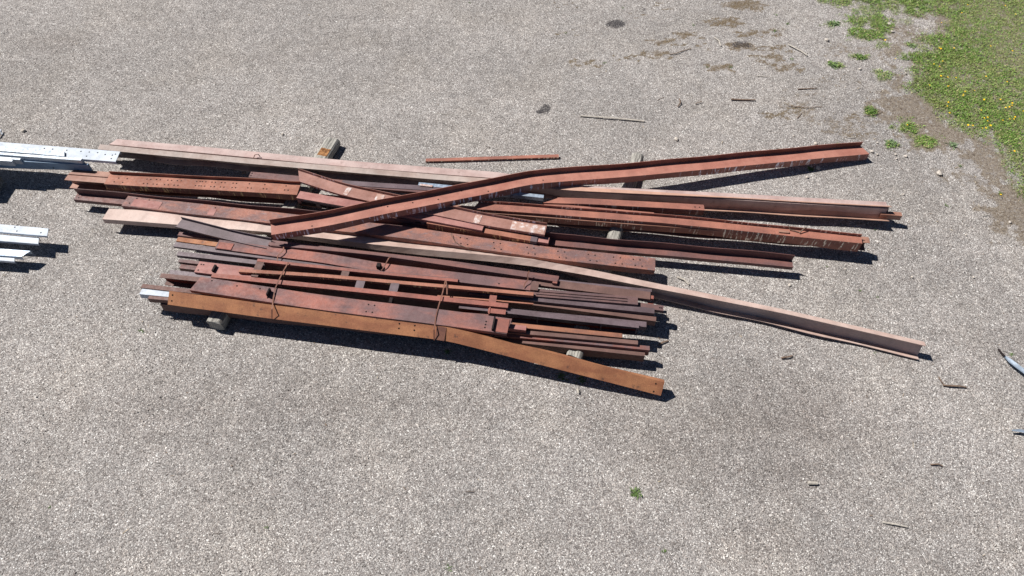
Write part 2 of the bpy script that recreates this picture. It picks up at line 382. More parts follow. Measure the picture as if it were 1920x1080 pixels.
def lawn_density(x, y):
    e = edge_dist(x, y); n = fbm(x, y, 3.0, 5, 4); n2 = fbm(x, y, 11.0, 25, 3)
    d = np.clip((e + (n - .5) * 1.15 + .12) / .50, 0, 1) * np.clip(.62 + (n2 - .36) * 2.2, .12, 1)
    hole = P(1725, 50); q = np.hypot((x - hole.x) / .45, (y - hole.y) / .35) + (n - .5) * 1.2
    d = d * np.clip((q - .75) / .3, 0.05, 1)
    return np.maximum(d, np.clip(blobs(x, y, PATCH, 41) * 1.2, 0, 1))

# ------------------------------------------------------------------ ground: one sheet to the horizon, finer where the photograph looks
def ground():
    fx = np.arange(-11, 11.01, .05); fy = np.arange(-.5, 14.51, .05)
    ox = np.array([-600, -200, -80, -40, -25, -18, -14, -12]); oy0 = np.array([-600, -100, -30, -10, -4, -2, -1]); oy1 = np.array([16, 18, 22, 30, 45, 90, 250, 700])
    X = np.concatenate([ox, fx, -ox[::-1]]); Y = np.concatenate([oy0, fy, oy1]); nx, ny = len(X), len(Y)
    gx, gy = np.meshgrid(X, Y); gx = gx.ravel(); gy = gy.ravel()
    z = (fbm(gx, gy, .8, 3, 3) - .5) * .02 + (fbm(gx, gy, 9, 13, 2) - .5) * .006
    far = (np.abs(gx) > 11.2) | (gy > 14.6) | (gy < -.6); z[far] = 0
    v = np.stack([gx, gy, z - .003], 1)
    i = np.arange((nx - 1) * (ny - 1)); a = (i // (nx - 1)) * nx + i % (nx - 1)
    q = np.stack([a, a + 1, a + 1 + nx, a + nx], 1)
    me = bpy.data.meshes.new('ground'); me.vertices.add(len(v)); me.vertices.foreach_set('co', v.ravel())
    me.loops.add(q.size); me.loops.foreach_set('vertex_index', q.ravel()); me.polygons.add(len(q))
    me.polygons.foreach_set('loop_start', np.arange(0, q.size, 4)); me.polygons.foreach_set('loop_total', np.full(len(q), 4)); me.update(calc_edges=True)
    me.polygons.foreach_set('use_smooth', np.ones(len(q), bool))
    dens = lawn_density(gx, gy); e = edge_dist(gx, gy); n = fbm(gx, gy, 4.5, 77, 4); n3 = fbm(gx, gy, 1.1, 97, 3)
    rim = np.clip(1 - np.abs(e + .18) / .5, 0, 1) * np.clip((n - .38) * 4, 0, 1)
    zone = np.clip((e + 1.9) / 1.8, 0, 1) * np.clip((n - .46) * 5, 0, 1) * .55
    dirt = np.maximum(np.maximum(blobs(gx, gy, DIRT, 61), rim * .9), zone); dirt = np.maximum(dirt, np.clip((e + .05) / .2, 0, 1) * .75)
    stain = blobs(gx, gy, [(a, b, c * 1.25, d * 1.25, e) for a, b, c, d, e in STAIN[:9]], 83, .5); broad = np.zeros(gx.shape)
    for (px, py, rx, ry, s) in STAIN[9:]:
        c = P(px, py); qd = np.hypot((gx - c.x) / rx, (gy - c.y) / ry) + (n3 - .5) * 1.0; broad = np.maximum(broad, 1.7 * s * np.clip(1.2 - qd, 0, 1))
    small = [(a, b, c, d, 1.0) for a, b, c, d, e_ in DIRT if d <= .125 and b < 230]
    moss = blobs(gx, gy, [(a + dx, b + dy, c * .55, d * .6, e_) for a, b, c, d, e_ in small for dx, dy in ((0, 0), (-14, 5), (13, -4), (22, 6), (-24, -3))] + [(1490, 205, .25, .16, .8), (1470, 128, .2, .1, .8), (1340, 128, .12, .06, .7), (1415, 20, .3, .1, .8), (1460, 55, .2, .08, .7), (1540, 150, .2, .1, .6), (1600, 215, .2, .12, .8), (1605, 250, .3, .12, .7), (1580, 90, .25, .1, .6)], 161, .7)
    for nm, val in (('moss', moss), ('lawn', dens), ('dirt', dirt), ('stain', stain), ('broad', broad)):
        at = me.attributes.new(nm, 'FLOAT', 'POINT'); at.data.foreach_set('value', np.clip(val, 0, 1).astype(np.float32))
    o = bpy.data.objects.new('ground', me); COL.objects.link(o); o['kind'] = 'structure'
    g = NG('gravel ground'); tc = g.n('ShaderNodeTexCoord').outputs['Object']
    def att(nm): x = g.n('ShaderNodeAttribute'); x.attribute_name = nm; return x.outputs['Fac']
    def vor(scale, feat='F1'):
        x = g.n('ShaderNodeTexVoronoi'); x.feature = feat; x.inputs['Scale'].default_value = scale; g.l(tc, x.inputs['Vector']); return x
    v1 = vor(98); v2 = vor(64)
    def stones(vn):
        sp = g.n('ShaderNodeSeparateColor'); g.l(vn.outputs['Color'], sp.inputs[0])
        r = g.n('ShaderNodeValToRGB'); g.l(sp.outputs[0], r.inputs[0]); el = r.color_ramp.elements
        el[0].position = 0; el[0].color = hue(116, 109, 104); el[1].position = 1; el[1].color = hue(255, 250, 242, k=.90)
        for p, c in ((.22, (146, 139, 134)), (.5, (172, 165, 159)), (.78, (194, 187, 180)), (.93, (220, 213, 204))):
            x = el.new(p); x.color = hue(*c)
        warm = g.mix(g.ramp(sp.outputs[1], .55, 1.0, 0, .55), (1, 1, 1, 1), (1.03, .93, .87, 1))
        return g.mix(1.0, r.outputs[0], warm, 'MULTIPLY')
    s1 = stones(v1); s2 = stones(v2)
    c = g.mix(g.ramp(g.noise(tc, 30, 2), .45, .6), s1, s2)
    gap = g.ramp(v1.outputs['Distance'], .42, .78, 1.0, .5); c = g.mix(1.0, c, gap, 'MULTIPLY')
    c = g.mix(1.0, c, (.975, 1.0, 1.035, 1), 'MULTIPLY')
    lowf = g.ramp(g.noise(tc, .42, 6, .62), .3, .7, .86, 1.10); c = g.mix(1.0, c, lowf, 'MULTIPLY')
    mid = g.ramp(g.noise(tc, 5.0, 4, .65), .3, .72, .86, 1.10); c = g.mix(1.0, c, mid, 'MULTIPLY')
    ht = g.mix(g.ramp(g.noise(tc, .8, 4, .6), .4, .7), (1.0, 1.0, 1.0, 1), (1.0, .99, .97, 1)); c = g.mix(1.0, c, ht, 'MULTIPLY')
    fine = g.noise(tc, 55, 4, .7)
    lit = g.math('MULTIPLY', g.ramp(g.noise(tc, 6.5, 5, .75), .66, .74), .45); c = g.mix(lit, c, hue(104, 92, 82))
    dsoil = g.mix(g.ramp(g.noise(tc, 24, 5, .7), .3, .7), hue(90, 77, 64), hue(150, 138, 122))
    fl = g.math('ADD', att('dirt'), g.math('MULTIPLY', g.math('SUBTRACT', g.noise(tc, 8.5, 6, .72), .5), 1.9))
    dm = g.math('MULTIPLY', g.ramp(fl, .38, .80, 0, .92), g.ramp(g.noise(tc, 16, 5, .75), .28, .52, .25, 1.35), clamp=True)
    c = g.mix(g.math('MULTIPLY', dm, g.ramp(fine, .40, .68, 1.0, .45)), c, dsoil)
    thatch = g.mix(g.ramp(g.noise(tc, 45, 4, .7), .3, .7), hue(88, 104, 52), hue(146, 142, 96))
    c = g.mix(g.math('MULTIPLY', att('lawn'), g.ramp(g.noise(tc, 14, 5, .75), .32, .6, .95, .35), clamp=True), c, thatch)
    def broken(a_, lo, hi, sc): return g.ramp(g.math('ADD', a_, g.math('MULTIPLY', g.math('SUBTRACT', g.noise(tc, sc, 5, .75), .5), 3.0)), lo, hi)
    c = g.mix(g.math('MULTIPLY', g.math('MULTIPLY', broken(att('moss'), .66, .95, 19), g.ramp(att('moss'), .05, .45)), .88), c, g.mix(g.ramp(fine, .35, .65), hue(70, 58, 44), hue(140, 124, 100)))
    c = g.mix(g.math('MULTIPLY', g.math('MULTIPLY', broken(att('stain'), .40, .70, 30), g.ramp(att('stain'), .05, .4)), g.ramp(fine, .36, .66, 1.0, .55), clamp=True), c, hue(48, 46, 50))
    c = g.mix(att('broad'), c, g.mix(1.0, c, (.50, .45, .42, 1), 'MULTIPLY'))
    g.l(c, g.b.inputs['Base Color']); g.b.inputs['Roughness'].default_value = .95; g.b.inputs['Specular IOR Level'].default_value = .15
    h = g.math('ADD', g.math('MULTIPLY', v1.outputs['Distance'], -1.0), g.math('MULTIPLY', v2.outputs['Distance'], -.7))
    bp = g.n('ShaderNodeBump'); bp.inputs['Strength'].default_value = .6; bp.inputs['Distance'].default_value = .006
    g.l(h, bp.inputs['Height']); g.l(bp.outputs[0], g.b.inputs['Normal'])
    me.materials.append(g.m)
ground()

def big_mesh(name, v, f, mat, label, cat, kind='stuff'):
    k = f.shape[1]; me = bpy.data.meshes.new(name); me.vertices.add(len(v)); me.vertices.foreach_set('co', v.astype(np.float32).ravel())
    me.loops.add(f.size); me.loops.foreach_set('vertex_index', f.astype(np.int32).ravel()); me.polygons.add(len(f))
    me.polygons.foreach_set('loop_start', np.arange(0, f.size, k)); me.polygons.foreach_set('loop_total', np.full(len(f), k)); me.update(calc_edges=True)
    me.materials.append(mat); o = bpy.data.objects.new(name, me); COL.objects.link(o); tag(o, label, cat, None, kind); return o

# loose chippings standing proud of the surface
def chippings():
    n = 150000
    x = RNG.uniform(-9.5, 9.5, n); y = RNG.uniform(1.0, 14.0, n)
    keep = RNG.random(n) > lawn_density(x, y) * 1.3; x = x[keep]; y = y[keep]; n = len(x)
    r = RNG.uniform(.003, .007, n) * np.where(RNG.random(n) < .03, 1.7, 1)
    base = np.array([[1, 0, 0], [0, 1, 0], [-1, 0, 0], [0, -1, 0], [0, 0, .8], [0, 0, -.6]], float)
    a = RNG.uniform(0, 6.28, n); ca, sa = np.cos(a), np.sin(a)
    sc = RNG.uniform(.6, 1.25, (n, 1, 3)); p = base[None] * sc * r[:, None, None] + RNG.normal(0, .12, (n, 6, 3)) * r[:, None, None]
    px = p[..., 0] * ca[:, None] - p[..., 1] * sa[:, None]; py = p[..., 0] * sa[:, None] + p[..., 1] * ca[:, None]
    v = np.stack([px + x[:, None], py + y[:, None], p[..., 2] + r[:, None] * .35 - .002], -1).reshape(-1, 3)
    tri = np.array([[0, 1, 4], [1, 2, 4], [2, 3, 4], [3, 0, 4], [1, 0, 5], [2, 1, 5], [3, 2, 5], [0, 3, 5]])
    f = (np.arange(n)[:, None, None] * 6 + tri[None]).reshape(-1, 3)
    g = NG('loose chippings'); ri = g.n('ShaderNodeNewGeometry').outputs['Random Per Island']
    rp = g.n('ShaderNodeValToRGB'); g.l(ri, rp.inputs[0]); el = rp.color_ramp.elements
    el[0].color = hue(112, 104, 98); el[1].color = hue(250, 244, 236, k=.9)
    for p_, c in ((.3, (150, 142, 138)), (.6, (184, 174, 166)), (.85, (214, 206, 196))): e = el.new(p_); e.color = hue(*c)
    g.l(rp.outputs[0], g.b.inputs['Base Color']); g.b.inputs['Roughness'].default_value = .9; g.b.inputs['Specular IOR Level'].default_value = .2
    big_mesh('gravel', v, f, g.m, 'loose grey and white stone chippings spread over the yard', 'gravel')
chippings()

# ------------------------------------------------------------------ lawn: blades and small leaves
def lawn():
    n = 1500000
    x = RNG.uniform(3.2, 13.0, n); y = RNG.uniform(4.5, 15.5, n)
    d = lawn_density(x, y); e = edge_dist(x, y)
    lush = np.clip(1 - np.abs(e - .3) / .9, 0, 1) * .5 + fbm(x, y, 1.3, 205, 3)
    lush = np.maximum(lush, blobs(x, y, PATCH, 41) * .95)
    k = RNG.random(n) < d * .9 * np.clip(lush * 1.1, .45, 1.1) * .62; x, y, e, lush = x[k], y[k], e[k], lush[k]; n = len(x)
    L = RNG.uniform(.018, .055, n) * np.clip(.5 + lush * .8, .6, 1.35); wd = RNG.uniform(.0028, .0065, n)
    leafy = RNG.random(n) < .35; wd = np.where(leafy, wd * 2.1, wd); L = np.where(leafy, L * .65, L)
    a = RNG.uniform(0, 6.283, n); el = np.where(leafy, RNG.uniform(.15, .7, n), RNG.uniform(.35, 1.35, n)); b = a + math.pi / 2
    dx, dy, dz = np.cos(a) * np.cos(el), np.sin(a) * np.cos(el), np.sin(el)
    sx, sy = np.cos(b) * wd / 2, np.sin(b) * wd / 2; z0 = np.where(leafy, RNG.uniform(.004, .025, n), 0)
    p0 = np.stack([x - sx, y - sy, z0], 1); p1 = np.stack([x + sx, y + sy, z0], 1)
    m = np.stack([x + dx * L * .55, y + dy * L * .55, z0 + dz * L * .6], 1); s3 = np.stack([sx, sy, sx * 0], 1)
    tip = np.stack([x + dx * L, y + dy * L, z0 + dz * L * .82], 1)
    v = np.stack([p0, p1, m + s3 * .9, tip, m - s3 * .9], 1).reshape(-1, 3)
    i = np.arange(n)[:, None] * 5; f = i + np.array([[0, 1, 2, 3, 4]])
    g = NG('lawn blades'); ri = g.n('ShaderNodeNewGeometry').outputs['Random Per Island']; tc = g.n('ShaderNodeTexCoord').outputs['Object']
    rp = g.n('ShaderNodeValToRGB'); g.l(ri, rp.inputs[0]); el_ = rp.color_ramp.elements
    el_[0].color = hue(84, 124, 46); el_[1].color = hue(196, 186, 130)
    for p_, c in ((.35, (116, 158, 66)), (.62, (144, 180, 82)), (.82, (164, 188, 104)), (.88, (182, 172, 124))): q = el_.new(p_); q.color = hue(*c)
    dry = g.mix(g.ramp(g.noise(tc, 2.1, 4, .6), .45, .68, 0, .5), rp.outputs[0], hue(160, 164, 104))
    g.l(dry, g.b.inputs['Base Color']); g.b.inputs['Roughness'].default_value = .6; g.b.inputs['Specular IOR Level'].default_value = .3
    big_mesh('grass', v, f, g.m, 'rough green lawn with dry patches at the edge of the gravel', 'grass')
lawn()

# dry straw, leaf scraps and rust crumbs lying about
def litter():
    n = 26000
    x = RNG.uniform(-8.5, 9.5, n); y = RNG.uniform(1.5, 13.5, n); e = edge_dist(x, y)
    pz = blobs(x, y, DIRT, 61) * .55 + np.clip((e + 2.4) / 2.4, 0, 1) * (e < .1) * .30 + .012
    pile = np.exp(-((x - P(860, 470).x) / 4.6) ** 2 - ((y - P(860, 470).y) / 1.5) ** 2) * .07
    k = RNG.random(n) < pz + pile; x, y = x[k], y[k]; n = len(x)
    L = RNG.gamma(2.0, .011, n) + .008; wd = RNG.uniform(.003, .008, n); a = RNG.uniform(0, 6.283, n); c, s_ = np.cos(a), np.sin(a); b = RNG.uniform(-.3, .3, n)
    def pt(u, v, z): return np.stack([x + c * u * L - s_ * v * wd, y + s_ * u * L + c * v * wd, z + 0 * x], 1)
    z1 = RNG.uniform(.004, .018, n)
    v = np.stack([pt(-.5, -.4, .004), pt(.1 + b, -.6, z1), pt(.5, .1, .005), pt(0, .6, z1), pt(-.5, .3, .004)], 1).reshape(-1, 3)
    f = np.arange(n)[:, None] * 5 + np.array([[0, 1, 2, 3, 4]])
    g = NG('dry litter'); ri = g.n('ShaderNodeNewGeometry').outputs['Random Per Island']; rp = g.n('ShaderNodeValToRGB'); g.l(ri, rp.inputs[0]); el = rp.color_ramp.elements
    el[0].color = hue(74, 60, 50); el[1].color = hue(222, 210, 186)
    for p_, cc in ((.35, (108, 88, 70)), (.65, (146, 122, 98)), (.85, (190, 172, 144))): q = el.new(p_); q.color = hue(*cc)
    g.l(rp.outputs[0], g.b.inputs['Base Color']); g.b.inputs['Roughness'].default_value = .9
    big_mesh('dry_litter', v, f, g.m, 'dry straw, leaf scraps and rust crumbs scattered on the gravel', 'litter')
litter()

# ------------------------------------------------------------------ timbers under the stacks
def timber(label, a, b, wid, h, round_=False, group='timber bearers under the steel', rot=None):
    A = P(a[0], a[1], h, True); B = P(b[0], b[1], h, True); t = (B - A); ln = t.length; t.normalize(); rz = math.atan2(t.y, t.x)
    rnd = random.Random(int(a[0])); vs, fs, mi = [], [], []; n = max(3, int(ln / .08)); m = 20
    for i in range(n + 1):
        for j in range(m):
            an = 2 * math.pi * j / m
            if round_: yy = math.cos(an) * wid / 2; zz = math.sin(an) * h / 2
            else:
                c, s = math.cos(an), math.sin(an); k = (abs(c) ** 7 + abs(s) ** 7) ** (-1 / 7); yy = c * k * wid / 2; zz = s * k * h / 2
            nn = .007 * math.sin(j * 2.3 + i * .35) + rnd.uniform(-.003, .003)
            if i in (0, n): nn -= .012
            rr = 1 + nn * 4; crack = -.007 if (j in (4, 5) and abs(math.sin(i * .21 + a[0])) > .45) else 0
            vs.append((ln * i / n + (rnd.uniform(-.012, .012) if i in (0, n) else 0), yy * rr, zz * rr + h / 2 + (crack if zz > 0 else 0)))
    for i in range(n):
        for j in range(m):
            k = (j + 1) % m; fs.append((i * m + j, i * m + k, (i + 1) * m + k, (i + 1) * m + j))
            mi.append(1 if rot and rot[0] * n <= i < rot[1] * n and 3 <= j <= 6 else 0)
    fs.append(tuple(range(m))[::-1]); fs.append(tuple(n * m + x for x in range(m))); mi += [0, 0]
    o = mesh_obj('timber_bearer' if not round_ else 'log_bearer', vs, fs, [WOOD, M['rotten']], mi, smooth=False, loc=(A.x, A.y, 0), rz=rz)
    tag(o, label, 'timber' if not round_ else 'log', group); return o
g = NG('weathered grained timber'); tc = g.n('ShaderNodeTexCoord').outputs['Object']
gv = g.mapping(tc, (1.2, 26, 26)); c = g.mix(g.ramp(g.noise(gv, 3, 5, .7), .3, .68), hue(92, 88, 84), hue(196, 192, 182))
c = g.mix(g.ramp(g.noise(tc, 9, 4), .55, .75, 0, .5), c, hue(150, 130, 104)); g.l(c, g.b.inputs['Base Color']); g.b.inputs['Roughness'].default_value = .9
bp = g.n('ShaderNodeBump'); bp.inputs['Distance'].default_value = .01; g.l(g.noise(gv, 3, 5, .7), bp.inputs['Height']); g.l(bp.outputs[0], g.b.inputs['Normal'])
WOOD = g.m
timber('squared timber with a rotten orange hollow poking out above the long mauve beam', (624, 258), (532, 402), .22, .15, rot=(.11, .235))
timber('cracked squared timber end poking out under the lower bundle at its left', (399, 602), (490, 440), .215, .19)
timber('round grey log under the upper stack, its end showing above the bent crossing purlin', (1197, 286), (1132, 510), .20, .15, round_=True)
timber('squared timber end showing under the right end of the lower bundle', (1076, 668), (1110, 545), .2, .19)

# ------------------------------------------------------------------ UPPER STACK
GU = 'loose rusty beams of the upper stack'
member('U0', 'steel_channel', 'mauve painted channel along the far side of the upper stack', 'steel beam', GU, 'down',
       [(205, 270, .40), (440, 293, .40), (680, 315, .40), (930, 334, .40), (1075, 359, .39), (1240, 368, .38), (1665, 391, .38)], 11, 0, 'mauve', d=.16, cut=(.07, 0))
member('U1', 'steel_beam', 'long tan painted beam behind the upper stack, its brown web showing at right', 'steel beam', GU, 'copen',
       [(184, 280, .42), (440, 305, .42), (680, 326, .42), (920, 344, .42), (1075, 358, .42), (1240, 366, .42), (1400, 373, .42), (1672, 388, .42)], 10, 0, 'tan_long',
       rolls=[.25, .25, .2, .12, -.08, -.38, -.58, -.64], d=.20, w_=.085, t=.008)
bpy.data.objects  # keep order readable
member('U1b', 'steel_channel', 'short tan channel end sticking out beyond the right end of the long tan beam', 'steel beam', GU, 'tube',
       [(1652, 402, .27), (1692, 405, .27)], 7, 8, 'tan2')
member('U3', 'steel_beam', 'tan painted beam low in the upper stack, ends sticking out past two purlins', 'steel beam', GU, 'copen',
       [(121, 337, .37), (700, 383, .37), (1631, 456, .36)], 10, 14, 'tan2', t=.009)
member('U3b', 'steel_channel', 'brown channel offcut lying behind the tan beam end beside the galvanised stack', 'steel beam', GU, 'down',
       [(128, 326, .39), (330, 342, .39)], 9, 3, 'tan2', cut=(.05, 0))
hp = []
for x in (.045, .09): hp += [(x, .25), (x + .012, .62)]
for x in (.20, .25, .31, .36): hp += [(x, .25), (x + .02, .25), (x + .005, .68), (x + .025, .68)]
for x in (.47, .50, .55, .60, .66): hp += [(x, .3), (x + .018, .3), (x - .004, .7), (x + .014, .7)]
for x in (.74, .82, .93): hp += [(x, .35), (x + .018, .35), (x, .72)]
member('U2', 'zed_purlin', 'orange rusty purlin with rows of bolt holes at the left of the upper stack', 'steel purlin', GU, 'zed',
       [(195, 345, .47), (557, 365, .47)], 20, 9, 'z_orange', fu=5, holes=hp)
member('U15', 'steel_channel', 'red brown channel with two square end holes starting behind the perforated purlin', 'steel beam', GU, 'down',
       [(466, 333, .44), (880, 368, .44)], 10, 3, 'purple_red', holes=[(.008, .3), (.008, .75)])
member('U14', 'steel_channel', 'dull purple channel crossing under the bent purlin left of the stack centre', 'steel beam', GU, 'down',
       [(640, 346, .45), (880, 362, .45)], 8, 3, 'grey_purple')
member('U11g', 'galvanised_strip', 'blue grey galvanised strip in shade beneath the bent crossing purlin', 'metal strip', GU, 'down',
       [(784, 347, .455), (1019, 371, .455)], 5, 6, 'galv_blue')
member('U4', 'zed_purlin', 'dark purple scaled purlin running from the left end to the torn tip at the right', 'steel purlin', GU, 'zed',
       [(138, 374, .27), (700, 428, .27), (1487, 501, .27)], 12, 5, 'purple_red', fu=10, holes=[(.006, .3), (.004, .75)])
hp = [(.012, .3, ), (.035, .3), (.02, .8), (.045, .8), (.05, .2), (.175, .45), (.178, .8)]
for x in (.655, .715, .775, .83, .885, .93, .965): hp += [(x, .22), (x + .012, .22), (x - .004, .72), (x + .008, .72)]
member('U5', 'steel_channel', 'long patchy channel with peeling scale and paired bolt holes, front of upper stack', 'steel beam', GU, 'down',
       [(228, 386, .37), (480, 415, .37), (760, 447, .37), (1040, 487, .37), (1228, 507, .36)], 21, 8, 'patchy', holes=hp)
box_part('plate', 'U5', .045, .42, .01, .15, .004, .007, 'pink', label='pale pink worn plate patch at the left end')
box_part('plate', 'U5', .176, .10, .01, .14, .004, .007, 'pink')
b = member('U6', 'steel_beam', 'very long pale tan channel twisting from the upper stack to the ground at far right', 'steel beam', GU, 'copen',
           [(192, 411, .31), (480, 433, .31), (600, 446, .31), (700, 458, .32), (800, 468, .35), (920, 479, .38), (1000, 487, .40), (1050, 495, .40), (1110, 506, .40), (1240, 534, .365), (1480, 583, .31), (1733, 641, .275)],
           0, 0, 'tan', w_=.085, d=.205, anchor='ridge', rolls=[1.57, 1.57, 1.5, 1.3, 1.1, .95, .75, .5, .25, -.05, -.3, -.38], t=.007)
member('U8', 'zed_purlin', 'long rusty purlin with pale paint stains and a twiggy litter near its right end', 'steel purlin', GU, 'zed',
       [(885, 392, .43), (1000, 400, .43), (1240, 417, .43), (1617, 457, .43)], 13, 15, 'z_right', fu=4, cut=(.08, 0))
member('U10', 'steel_channel', 'reddish channel resting between the stained purlin and the long tan beam, ending mid stack', 'steel beam', GU, 'down',
       [(1018, 380, .50), (1100, 382, .50), (1321, 394, .49)], 10, 9, 'z_right', holes=[(.97, .5), (.94, .5)], cut=(.25, 0))
member('U10b', 'steel_channel', 'thin brown angle lying along the near side of the short reddish channel', 'steel strip', GU, 'angle',
       [(1020, 384, .47), (1226, 401, .47)], 3, 4, 'z_right')
member('U13', 'steel_channel', 'orange topped short channel with white paint runs under the two short middle pieces', 'steel beam', GU, 'down',
       [(800, 418, .44), (852, 427, .44), (1003, 453, .44)], 11, 11, 'z_orange')
box_part('end_plate', 'U13', .985, .09, -.005, .10, -.13, .004, 'grey_purple', label='grey end bracket')
member('U13b', 'steel_channel', 'small pink channel end poking out beside the white painted purlin end', 'steel beam', GU, 'down',
       [(930, 441, .42), (1028, 457, .42)], 10, 6, 'pink')
member('U12', 'steel_channel', 'pinkish channel with a rotted lower edge passing under the bent crossing purlin', 'steel beam', GU, 'down',
       [(556, 371, .49), (650, 387, .49), (792, 411, .49), (904, 432, .49)], 13, 10, 'pink')
for f, ln in ((.06, .22), (.14, .1), (.19, .16), (.25, .12), (.64, .10), (.70, .12), (.80, .3), (.88, .2), (.93, .12)):
    box_part('rust_flake', 'U12', f, ln, -.008, -.004, -.11 if f < .3 else -.09, -.05 if f < .3 else -.06, 'scale')
box_part('scale_patch', 'U12', .17, .75, -.0075, -.0035, -.10, -.01, 'grey_purple')
box_part('scale_patch', 'U12', .71, .45, -.0075, -.0035, -.10, -.035, 'grey_purple')
member('U11', 'zed_purlin', 'streaked purlin with bright bare metal patches crossing the middle of the upper stack', 'steel purlin', GU, 'zed',
       [(562, 340, .54), (640, 365, .53), (702, 379, .53), (900, 421, .52), (1021, 441, .52)], 18, 3, 'streak', fu=4, cut=(-.14, .0))
box_part('bare_patch', 'U11', .205, .07, .01, .155, .004, .0065, 'bare')
box_part('bare_patch', 'U11', .345, .12, .03, .155, .004, .0065, 'bare')
box_part('bare_patch', 'U11', .745, .09, .004, .15, .004, .0065, 'bare')
box_part('bare_patch', 'U11', .935, .46, .002, .15, .004, .0065, 'bare', label='white painted end of the purlin')
XP = [(509, 440, .80), (600, 426, .77), (760, 393, .71), (920, 363, .64), (995, 346, .60), (1050, 341, .56), (1200, 329, .46), (1400, 310, .34), (1630, 289, .185)]
hx = [(f, .5 + .3 * math.sin(f * 90)) for f in (.05, .16, .17, .21, .25, .29, .33, .36, .37, .41)]
member('U7', 'zed_purlin', 'long bent purlin with white paint runs lying diagonally over the upper stack', 'steel purlin', GU, 'zed',
       XP, 18, 10, 'z_cross', fu=8, holes=hx, cut=(0, -.05))
# small bits of litter on the stack
def rod(name, pts, rad, mat, label, cat, group=None, parent=None, taper=1.0, seg=6, flat=1.0):
    W = [P(*p) if not isinstance(p, Vector) else p for p in pts]; o0 = W[0].copy(); inv = parent.matrix_basis.inverted() if parent else Matrix.Translation(-o0)
    vs, fs = [], []
    for i, w0 in enumerate(W):
        t = (W[min(i + 1, len(W) - 1)] - W[max(i - 1, 0)]).normalized(); s = t.cross(Vector((0, 0, 1)))
        s = s.normalized() if s.length > 1e-3 else Vector((1, 0, 0)); u = s.cross(t); r = rad * (1 + (taper - 1) * i / (len(W) - 1))
        for k in range(seg):
            a = 2 * math.pi * k / seg; vs.append(inv @ (w0 + s * math.cos(a) * r + u * math.sin(a) * r * flat))
    for i in range(len(W) - 1):
        for k in range(seg): j = (k + 1) % seg; fs.append((i * seg + k, i * seg + j, (i + 1) * seg + j, (i + 1) * seg + k))
    fs.append(tuple(range(seg))[::-1]); fs.append(tuple((len(W) - 1) * seg + k for k in range(seg)))
    o = mesh_obj(name, vs, fs, [M[mat]], parent=parent, loc=o0)
    if label: tag(o, label, cat, group)
    return o
rod('wire', [(846, 437, .42), (848, 444, .41), (853, 453, .39), (864, 460, .39), (879, 466, .385)], .004, 'twig', 'thin curved rusty wire lying on the long patchy rust channel', 'wire')
rod('strip', [(1460, 433, .46), (1480, 435, .46)], .02, 'tan2', 'short pale metal scrap lying on the stained purlin near its right end', 'metal strip', flat=.25)
rod('twig', [(1499, 437, .46), (1506, 430, .50), (1512, 426, .52)], .008, 'twig', 'dark twig propped on the stained purlin', 'twig')
rod('twig', [(1478, 422, .53), (1481, 430, .47), (1500, 436, .45)], .006, 'twig', 'small forked dark twig beside the pale scrap on the stained purlin', 'twig')
rod('metal_clip', [(475, 296, .43), (478, 290, .47), (484, 289, .48), (488, 294, .43)], .008, 'bare', 'small shiny bent clip on the mauve channel', 'clip')
rod('galvanised_strip', [(787, 346, .47), (811, 349, .47)], .018, 'bare', 'small white scrap of metal in the gap left of the bent crossing purlin', 'metal strip', flat=.3)
rod('wire', [(452, 316, .05), (455, 326, .1), (459, 322, .16), (461, 330, .1)], .004, 'twig', 'tangle of thin wire in the dark gap by the red brown channel end', 'wire')

# ------------------------------------------------------------------ LOWER BUNDLE
GL = 'red brown channels strapped in the lower bundle'
member('L21', 'steel_channel', 'lowest brown channel along the near side of the lower bundle', 'steel beam', GL, 'down', [(300, 571, .31), (1209, 668, .31)], 3, 11, 'brown', w_=.08)
member('L20', 'steel_channel', 'mottled red and grey channel second from the near side at the right end', 'steel beam', GL, 'down', [(840, 620, .37), (1218, 657, .37)], 7, 10, 'mottled')
member('L19', 'steel_channel', 'plain brown channel third from the near side, pinkish where it pokes out at left', 'steel beam', GL, 'down', [(277, 560, .42), (1196, 646, .42)], 6, 6, 'brown')
member('L17', 'steel_channel', 'brown channel turning orange near its right end, its left end above the pale galvanised tube', 'steel beam', GL, 'down', [(264, 539, .45), (700, 587, .45), (1167, 633, .44)], 7, 6, 'brown')
box_part('rust_face', 'L17', .89, 1.35, .0, .062, .004, .0065, 'orange2', label='orange brown rusted top face')
member('L22', 'galvanised_tube', 'pale galvanised tube end poking out at the left end of the lower bundle', 'metal tube', GL, 'tube', [(261, 552, .43), (420, 568, .43)], 12, 7, 'galv')
member('L15', 'steel_channel', 'deep channel with a brick red inner face open towards the camera, running under the bundle', 'steel beam', GL, 'copen',
       [(860, 578, .50), (955, 588, .50), (1198, 616, .50)], 8, 16, 'grey_purple', inner='brick')
member('L15c', 'steel_channel', 'brick red faced channel end under the left end of the wide worn channel', 'steel beam', GL, 'copen', [(299, 520, .47), (440, 534, .47)], 8, 14, 'brown', inner='brick')
member('L12c', 'steel_channel', 'purple channel end between two others at the middle left of the bundle', 'steel beam', GL, 'down', [(331, 478, .41), (500, 498, .40)], 7, 4, 'grey_purple')
member('L14c', 'steel_channel', 'lower purple channel end at the middle left of the bundle', 'steel beam', GL, 'down', [(334, 491, .38), (470, 507, .38)], 5, 5, 'purple')
member('L13c', 'steel_channel', 'long grey purple channel left of the red block, dipping under the open frame', 'steel beam', GL, 'down', [(325, 462, .47), (520, 487, .47), (830, 526, .46)], 8, 3, 'grey_purple')
for f in (.40, .78, .99): box_part('stiffener', 'L15', f, .012, .0, .075, -.14, -.004, 'grey_purple')
